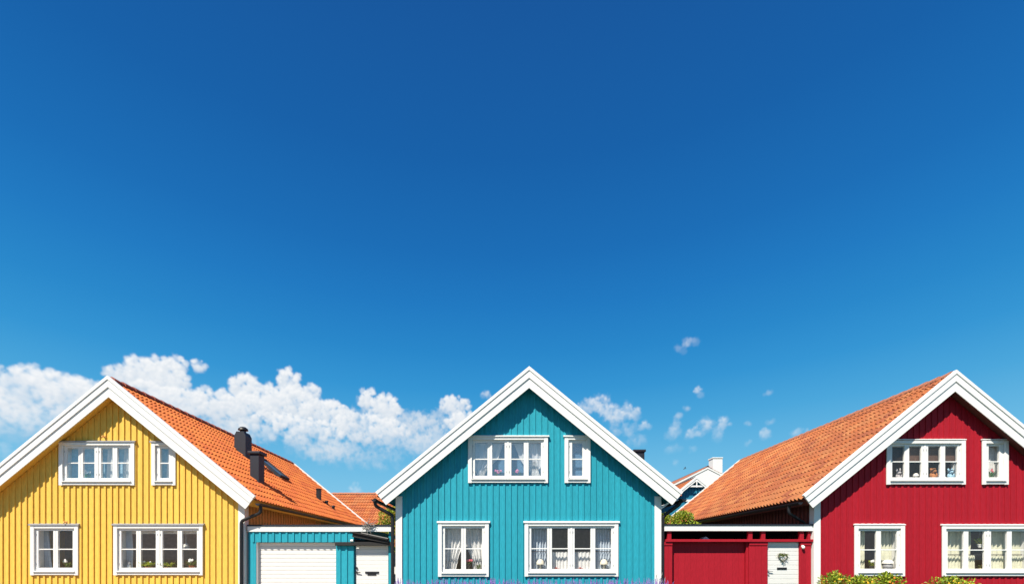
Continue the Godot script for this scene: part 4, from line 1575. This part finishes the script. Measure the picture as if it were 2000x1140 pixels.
	o = thing("grass_sprig", "tall pale grass sprig at the teal house's right corner", "grass plant", Vector3(4.55, 0, -13.1))
	for i in 7:
		var tip := Vector3(rng.randf_range(-0.1, 0.22), rng.randf_range(0.95, 1.2), rng.randfn() * 0.05)
		s.tube([Vector3(rng.randfn() * 0.03, 0, 0), Vector3(tip.x * 0.3, tip.y * 0.6, 0), tip], 0.006, 4, 0.003)
		s.leaf(tip - Vector3(0.02, 0.1, 0), Vector3(0.3, 1, 0), Vector3(1, 0, 0), 0.16, 0.02)
	put("blades", s, M.twig, o)


func blind(label: String, x0: float, x1: float, y0: float, y1: float, z: float, m: Material) -> void:  # also makes the added blue sheets that stand in for sky reflection
	var o := thing("blind_or_sky_sheet", label, "blind", Vector3((x0 + x1) / 2, y0, z), "")
	var s := Shape.new()
	s.box(Vector3(-(x1 - x0) / 2, 0, -0.002), Vector3((x1 - x0) / 2, y1 - y0 - 0.03, 0.002))
	put("fabric", s, m, o)
	s = Shape.new()
	s.tube([Vector3(-(x1 - x0) / 2, y1 - y0 - 0.018, 0), Vector3((x1 - x0) / 2, y1 - y0 - 0.018, 0)], 0.018, 8)
	put("roller", s, M.off_white, o)


func build_window_things() -> void:
	var Z := -14.0
	var g := ""
	# ---- yellow house, upper floor
	blind("added pale blue sheet giving the sky reflection in the yellow house's wide upper window", -13.24, -11.24, 3.99, 5.03, Z - 0.20, M.sky_tint_pale)
	blind("added pale blue sheet giving the sky reflection in the yellow house's narrow upper window", -10.44, -9.98, 3.99, 5.03, Z - 0.20, M.sky_tint_pale)
	pot_plant("orchid", "white orchid in a pot in the second sash of the yellow house's upper window", Vector3(-12.60, 3.985, Z - 0.13), 0.055, 0.09, M.ceramic, M.leaf_bright, M.petal_white, 0.22, 0.12, 10, 9, 0.034)
	for k: Array in [[-12.28, -12.13, "narrow white curtain left of the third sash in the yellow house's upper window"], [-12.0, -11.63, "white curtain between the third and fourth sashes of the yellow house's upper window"], [-11.50, -11.26, "white curtain at the right end of the yellow house's wide upper window"], [-10.17, -9.99, "white curtain at the right of the yellow house's narrow upper window"]]:
		cloth("curtain", k[2], "curtain", [[5.0, k[0] + 0.05, k[1]], [4.5, k[0] + 0.02, k[1]], [3.99, k[0], k[1]]], Z - 0.165, 3.0, 0.012, M.curtain)
	# ---- yellow house, ground floor
	cloth("curtain", "pale blue curtain in the left pane of the yellow house's two-pane window", "curtain", [[2.52, -14.05, -13.78], [1.9, -14.03, -13.72], [1.26, -14.08, -13.66]], Z - 0.235, 5.0, 0.028, M.curtain_blue)
	pot_plant("flowering_plant", "white flowering plant at the right of the yellow house's two-pane window", Vector3(-13.20, 1.262, Z - 0.16), 0.05, 0.08, M.dark_pot, M.leaf, M.petal_white, 0.22, 0.12, 16, 7, 0.034)
	cloth("curtain", "pale blue curtain at the left end of the yellow house's wide ground-floor window", "curtain", [[2.52, -11.50, -11.24], [1.9, -11.47, -11.20], [1.26, -11.50, -11.22]], Z - 0.235, 4.0, 0.03, M.curtain_blue)
	cloth("valance", "grey-white lace valance along the top of the yellow house's wide ground-floor window", "curtain", [[2.52, -11.56, -9.18], [2.46, -11.56, -9.18], [2.38, -11.56, -9.18]], Z - 0.25, 26.0, 0.012, M.curtain)
	var o := thing("figurine", "white ceramic bird figurine in the first pane of the yellow house's wide window", "figurine", Vector3(-11.45, 1.262, Z - 0.17))
	var s := Shape.new()
	s.lathe([Vector2(0, 0), Vector2(0.06, 0), Vector2(0.065, 0.05), Vector2(0.055, 0.14), Vector2(0.03, 0.19), Vector2(0.035, 0.23), Vector2(0.025, 0.26), Vector2(0, 0.27)], Vector3.ZERO, 14)
	s.tube([Vector3(0.02, 0.23, 0), Vector3(0.07, 0.22, 0.01)], 0.012, 6, 0.004)
	s.tube([Vector3(-0.04, 0.08, 0), Vector3(-0.11, 0.05, 0)], 0.03, 6, 0.012)
	put("body", s, M.ceramic, o)
	pot_plant("flowering_plant", "trailing green plant in a wide terracotta bowl, second pane of the yellow house's wide window", Vector3(-10.72, 1.262, Z - 0.16), 0.12, 0.10, M.terracotta, M.leaf_light, M.petal_white, 0.17, 0.19, 80, 2, 0.036)
	pot_plant("flowering_plant", "green plant in an orange bowl, third pane of the yellow house's wide window", Vector3(-10.12, 1.262, Z - 0.16), 0.15, 0.08, M.orange_pot, M.leaf_light, M.petal_white, 0.17, 0.18, 80, 1, 0.03)
	pot_plant("flowering_plant", "white flowering plant in an upright terracotta pot, fourth pane of the yellow house's wide window", Vector3(-9.40, 1.262, Z - 0.16), 0.075, 0.14, M.terracotta, M.leaf, M.petal_white, 0.19, 0.13, 22, 6, 0.034)
	o = thing("candle_box", "small orange box on the sill of the yellow house's wide window", "box", Vector3(-9.83, 1.262, Z - 0.16))
	s = Shape.new()
	s.board(Vector3(-0.045, 0, -0.04), Vector3(0.045, 0.10, 0.04), 0.006)
	put("box", s, M.orange_pot, o)
	s = Shape.new()
	s.board(Vector3(-0.05, 0.1005, -0.045), Vector3(0.05, 0.12, 0.045), 0.006)
	put("lid", s, M.yellow_pot, o)
	o = thing("pendant_lamp", "tiered white pendant lamp hanging in the yellow house's wide ground-floor window", "lamp", Vector3(-9.76, 1.92, Z - 0.27))
	s = Shape.new()
	for k: Array in [[0.165, 0.0, 0.055], [0.12, 0.065, 0.05], [0.07, 0.125, 0.05]]:
		s.lathe([Vector2(k[0], k[1]), Vector2(k[0] * 0.8, k[1] + k[2] * 0.5), Vector2(k[0] * 0.35, k[1] + k[2])], Vector3.ZERO, 20)
	put("lamp_shade", s, M.lamp_white, o)
	s = Shape.new()
	s.tube([Vector3(0, 0.16, 0), Vector3(0, 0.95, 0)], 0.006, 6)
	put("cord", s, M.off_white, o)
	# ---- teal house, upper floor
	blind("added deep blue sheet behind the lace, giving the sky reflection in the teal house's wide upper window", -0.83, 1.33, 4.06, 5.19, Z - 0.25, M.sky_tint_deep)
	blind("added deep blue sheet giving the sky reflection in the teal house's narrow upper window", 2.10, 2.63, 4.06, 5.19, Z - 0.16, M.sky_tint_deep)
	cloth("curtain", "sheer white curtain tied to the left in the teal house's wide upper window", "curtain", [[5.17, -0.80, 0.10], [4.75, -0.80, -0.02], [4.38, -0.80, -0.32], [4.20, -0.68, -0.54], [4.07, -0.72, -0.50]], Z - 0.17, 5.0, 0.018, M.sheer)
	cloth("curtain", "sheer white curtain tied to the right in the teal house's wide upper window", "curtain", [[5.17, 0.44, 1.30], [4.75, 0.58, 1.30], [4.45, 0.76, 1.26], [4.25, 0.95, 1.16], [4.07, 0.90, 1.28]], Z - 0.17, 5.0, 0.02, M.sheer)
	cloth("curtain_tail", "gathered white curtain end in the left sash of the teal house's upper window", "curtain", [[4.42, -0.44, -0.34], [4.24, -0.58, -0.44], [4.07, -0.70, -0.52]], Z - 0.14, 4.0, 0.02, M.curtain)
	cloth("curtain_tail", "gathered white curtain end in the right sash of the teal house's upper window", "curtain", [[4.62, 1.02, 1.10], [4.4, 0.98, 1.16], [4.1, 0.94, 1.24]], Z - 0.14, 5.0, 0.02, M.curtain)
	pot_plant("orchid", "pink orchid in white pot, left of the centre post, teal house's upper window", Vector3(-0.06, 4.055, Z - 0.14), 0.06, 0.085, M.ceramic, M.leaf, M.petal_pink, 0.17, 0.13, 12, 6, 0.032)
	pot_plant("orchid", "pink orchid in white pot, right of the centre post, teal house's upper window", Vector3(0.53, 4.055, Z - 0.14), 0.06, 0.085, M.ceramic, M.leaf, M.petal_pink, 0.17, 0.13, 12, 6, 0.032)
	# ---- teal house, ground floor
	cloth("curtain", "white tied curtain on the left of the teal house's two-pane window", "curtain", [[2.60, -1.70, -1.04], [2.1, -1.70, -1.08], [1.65, -1.66, -1.26], [1.22, -1.72, -1.34]], Z - 0.23, 5.0, 0.03, M.curtain)
	cloth("curtain", "white tied curtain on the right of the teal house's two-pane window", "curtain", [[2.60, -1.12, -0.50], [2.1, -1.06, -0.50], [1.65, -0.88, -0.52], [1.22, -0.80, -0.50]], Z - 0.23, 5.0, 0.03, M.curtain)
	pot_plant("flowering_plant", "low plant with rose-pink flowers in the gap of the teal house's two-pane curtains", Vector3(-0.98, 1.215, Z - 0.19), 0.10, 0.22, M.dark_pot, M.leaf_dark, M.petal_rose, 0.14, 0.20, 14, 10, 0.03)
	pot_plant("curly_plant", "small curly dark plant at the right of the teal house's two-pane window", Vector3(-0.66, 1.215, Z - 0.14), 0.045, 0.06, M.ceramic, M.leaf_dark, M.petal_white, 0.19, 0.10, 18, 0)
	cloth("curtain", "white and blue pleated curtain at the left end of the teal house's wide ground-floor window", "curtain", [[2.60, 0.93, 1.50], [1.9, 0.93, 1.46], [1.22, 0.93, 1.46]], Z - 0.24, 6.0, 0.04, M.curtain_blue)
	cloth("curtain", "white and blue pleated curtain at the right end of the teal house's wide ground-floor window", "curtain", [[2.60, 2.86, 3.43], [1.9, 2.90, 3.43], [1.22, 2.90, 3.43]], Z - 0.24, 6.0, 0.04, M.curtain_blue)
	cloth("cafe_curtain", "short white cafe curtain in the second pane of the teal house's wide ground-floor window", "curtain", [[1.82, 1.52, 2.14], [1.5, 1.54, 2.14], [1.22, 1.54, 2.14]], Z - 0.19, 6.0, 0.015, M.curtain)
	cloth("cafe_curtain", "short white cafe curtain in the third pane of the teal house's wide ground-floor window", "curtain", [[1.82, 2.22, 2.84], [1.5, 2.22, 2.82], [1.22, 2.22, 2.82]], Z - 0.19, 6.0, 0.015, M.curtain)
	s = Shape.new()
	s.tube([Vector3(0.92, 1.835, Z - 0.19), Vector3(3.44, 1.835, Z - 0.19)], 0.012, 8)
	tag(put("curtain_rod", s, M.dark_pot), "dark rod carrying the cafe curtains in the teal house's wide ground-floor window", "curtain rod")
	lamp("mushroom_lamp", "cream mushroom table lamp at the left end of the teal house's wide ground-floor window", Vector3(1.24, 1.215, Z - 0.13), 0.9, M.cream, "cream mushroom lamps")
	lamp("mushroom_lamp", "cream mushroom table lamp at the right end of the teal house's wide ground-floor window", Vector3(3.18, 1.215, Z - 0.13), 0.9, M.cream, "cream mushroom lamps")
	for k: Array in [[1.80, "second"], [2.54, "third"]]:
		o = thing("ornament", "small dark red duck ornament on the %s pane's sill of the teal house's wide window" % k[1], "ornament", Vector3(k[0], 1.22, Z - 0.15), "duck ornaments on the sill")
		s = Shape.new()
		s.ball(Vector3(0, 0.05, 0), Vector3(0.075, 0.045, 0.045))
		s.ball(Vector3(-0.06, 0.105, 0), Vector3(0.03, 0.03, 0.03))
		s.tube([Vector3(-0.08, 0.10, 0.0), Vector3(-0.12, 0.095, 0.0)], 0.012, 6, 0.005)
		put("body", s, M.rust, o)
	# ---- red house, upper floor
	blind("brown roller blind pulled halfway down in the red house's wide upper window", 11.88, 14.01, 4.58, 5.08, Z - 0.12, M.blind_brown)
	plush("plush_toy", "grey-white plush rabbit at the left of the red house's upper window", Vector3(12.17, 4.01, Z - 0.19), 0.95, M.plush_grey, 0.08)
	lamp("table_lamp", "small white dome lamp in the second sash of the red house's upper window", Vector3(12.70, 4.01, Z - 0.14), 0.55, M.lamp_white)
	plush("plush_toy", "brown teddy bear in the third sash of the red house's upper window", Vector3(13.22, 4.01, Z - 0.19), 1.15, M.plush_brown, 0.0)
	plush("plush_toy", "pale blue plush toy in the right sash of the red house's upper window", Vector3(13.80, 4.01, Z - 0.19), 1.05, M.plush_blue, 0.03)
	cloth("curtain", "pale blue-grey cloth bunched low in the third sash of the red house's upper window", "curtain", [[4.50, 13.38, 13.56], [4.3, 13.36, 13.58], [4.02, 13.34, 13.60]], Z - 0.23, 3.0, 0.02, M.curtain_blue)
	cloth("curtain", "grey pleated curtain in the red house's narrow upper window", "curtain", [[5.06, 14.79, 15.31], [4.5, 14.79, 15.31], [4.0, 14.79, 15.31]], Z - 0.21, 5.0, 0.03, M.curtain)
	pot_plant("flowering_plant", "red flowering plant in a yellow pot in the red house's narrow upper window", Vector3(14.96, 4.01, Z - 0.16), 0.06, 0.09, M.yellow_pot, M.leaf_bright, M.petal_rose, 0.25, 0.13, 22, 6, 0.026)
	# ---- red house, ground floor
	cloth("curtain", "cream curtain strip at the left edge of the red house's two-pane window", "curtain", [[2.52, 10.94, 11.14], [1.9, 10.94, 11.12], [1.23, 10.94, 11.12]], Z - 0.235, 3.0, 0.025, M.curtain_cream)
	cloth("curtain", "cream curtain across the right pane of the red house's two-pane window", "curtain", [[2.52, 11.56, 12.14], [1.9, 11.58, 12.14], [1.23, 11.6, 12.14]], Z - 0.235, 4.0, 0.03, M.curtain_cream)
	pot_plant("flowering_plant", "white flowering plant in a dark vase in the red house's two-pane window", Vector3(11.36, 1.23, Z - 0.17), 0.075, 0.16, M.dark_pot, M.leaf_light, M.petal_white, 0.18, 0.10, 16, 8, 0.034)
	o = thing("globe_lamp", "grey globe lamp with a white dome shade in the red house's two-pane window", "table lamp", Vector3(11.98, 1.23, Z - 0.18))
	s = Shape.new()
	s.lathe([Vector2(0, 0), Vector2(0.07, 0), Vector2(0.06, 0.03), Vector2(0.10, 0.07), Vector2(0.14, 0.14), Vector2(0.14, 0.19), Vector2(0.12, 0.24)], Vector3.ZERO, 20)
	put("globe", s, M.globe, o)
	s = Shape.new()
	s.lathe([Vector2(0.165, 0.235), Vector2(0.15, 0.30), Vector2(0.10, 0.345), Vector2(0, 0.36)], Vector3.ZERO, 20)
	put("lamp_shade", s, M.lamp_white, o)
	for k: Array in [[13.60, 14.13, "first"], [14.98, 15.46, "third"], [15.56, 16.12, "fourth"]]:
		cloth("curtain", "cream-green curtain in the %s pane of the red house's wide ground-floor window" % k[2], "curtain", [[2.52, k[0], k[1]], [1.9, k[0], k[1]], [1.70, k[0], k[1]]], Z - 0.235, 4.0, 0.03, M.curtain_cream)
		cloth("cafe_curtain", "short pale green cafe curtain in the %s pane of the red house's wide ground-floor window" % k[2], "curtain", [[1.70, k[0] + 0.02, k[1] - 0.02], [1.45, k[0] + 0.01, k[1] - 0.02], [1.23, k[0], k[1] - 0.02]], Z - 0.18, 5.0, 0.018, M.curtain_cream)
	cloth("cafe_curtain", "short pale green cafe curtain at the left of the second pane, red house's wide window", "curtain", [[1.72, 14.22, 14.50], [1.45, 14.22, 14.50], [1.23, 14.22, 14.50]], Z - 0.18, 4.0, 0.02, M.curtain_cream)
	cloth("curtain", "narrow cream curtain strip beside the hanging plant in the red house's wide window", "curtain", [[2.52, 14.24, 14.36], [2.1, 14.25, 14.36], [1.72, 14.25, 14.34]], Z - 0.235, 2.0, 0.02, M.curtain_cream)
	s = Shape.new()
	s.tube([Vector3(13.57, 1.735, Z - 0.18), Vector3(16.14, 1.735, Z - 0.18)], 0.012, 8)
	tag(put("curtain_rod", s, M.dark_pot), "dark rod carrying the cafe curtains in the red house's wide ground-floor window", "curtain rod")
	o = pot_plant("hanging_plant", "yellow-green plant in a white hanging pot, second pane of red house's wide window", Vector3(14.66, 1.96, Z - 0.2), 0.075, 0.10, M.ceramic, M.leaf_light, M.petal_white, 0.2, 0.14, 40, 0)
	s = Shape.new()
	for k: float in [-0.07, 0.07]:
		s.tube([Vector3(k, 0.1, 0), Vector3(0, 0.56, 0)], 0.003, 4)
	put("cords", s, M.off_white, o)
	pot_plant("flowering_plant", "small yellow-potted plant on the sill of the second pane, red house's wide window", Vector3(14.70, 1.23, Z - 0.16), 0.065, 0.09, M.yellow_pot, M.leaf_olive, M.petal_yellow, 0.10, 0.07, 14, 3, 0.02)
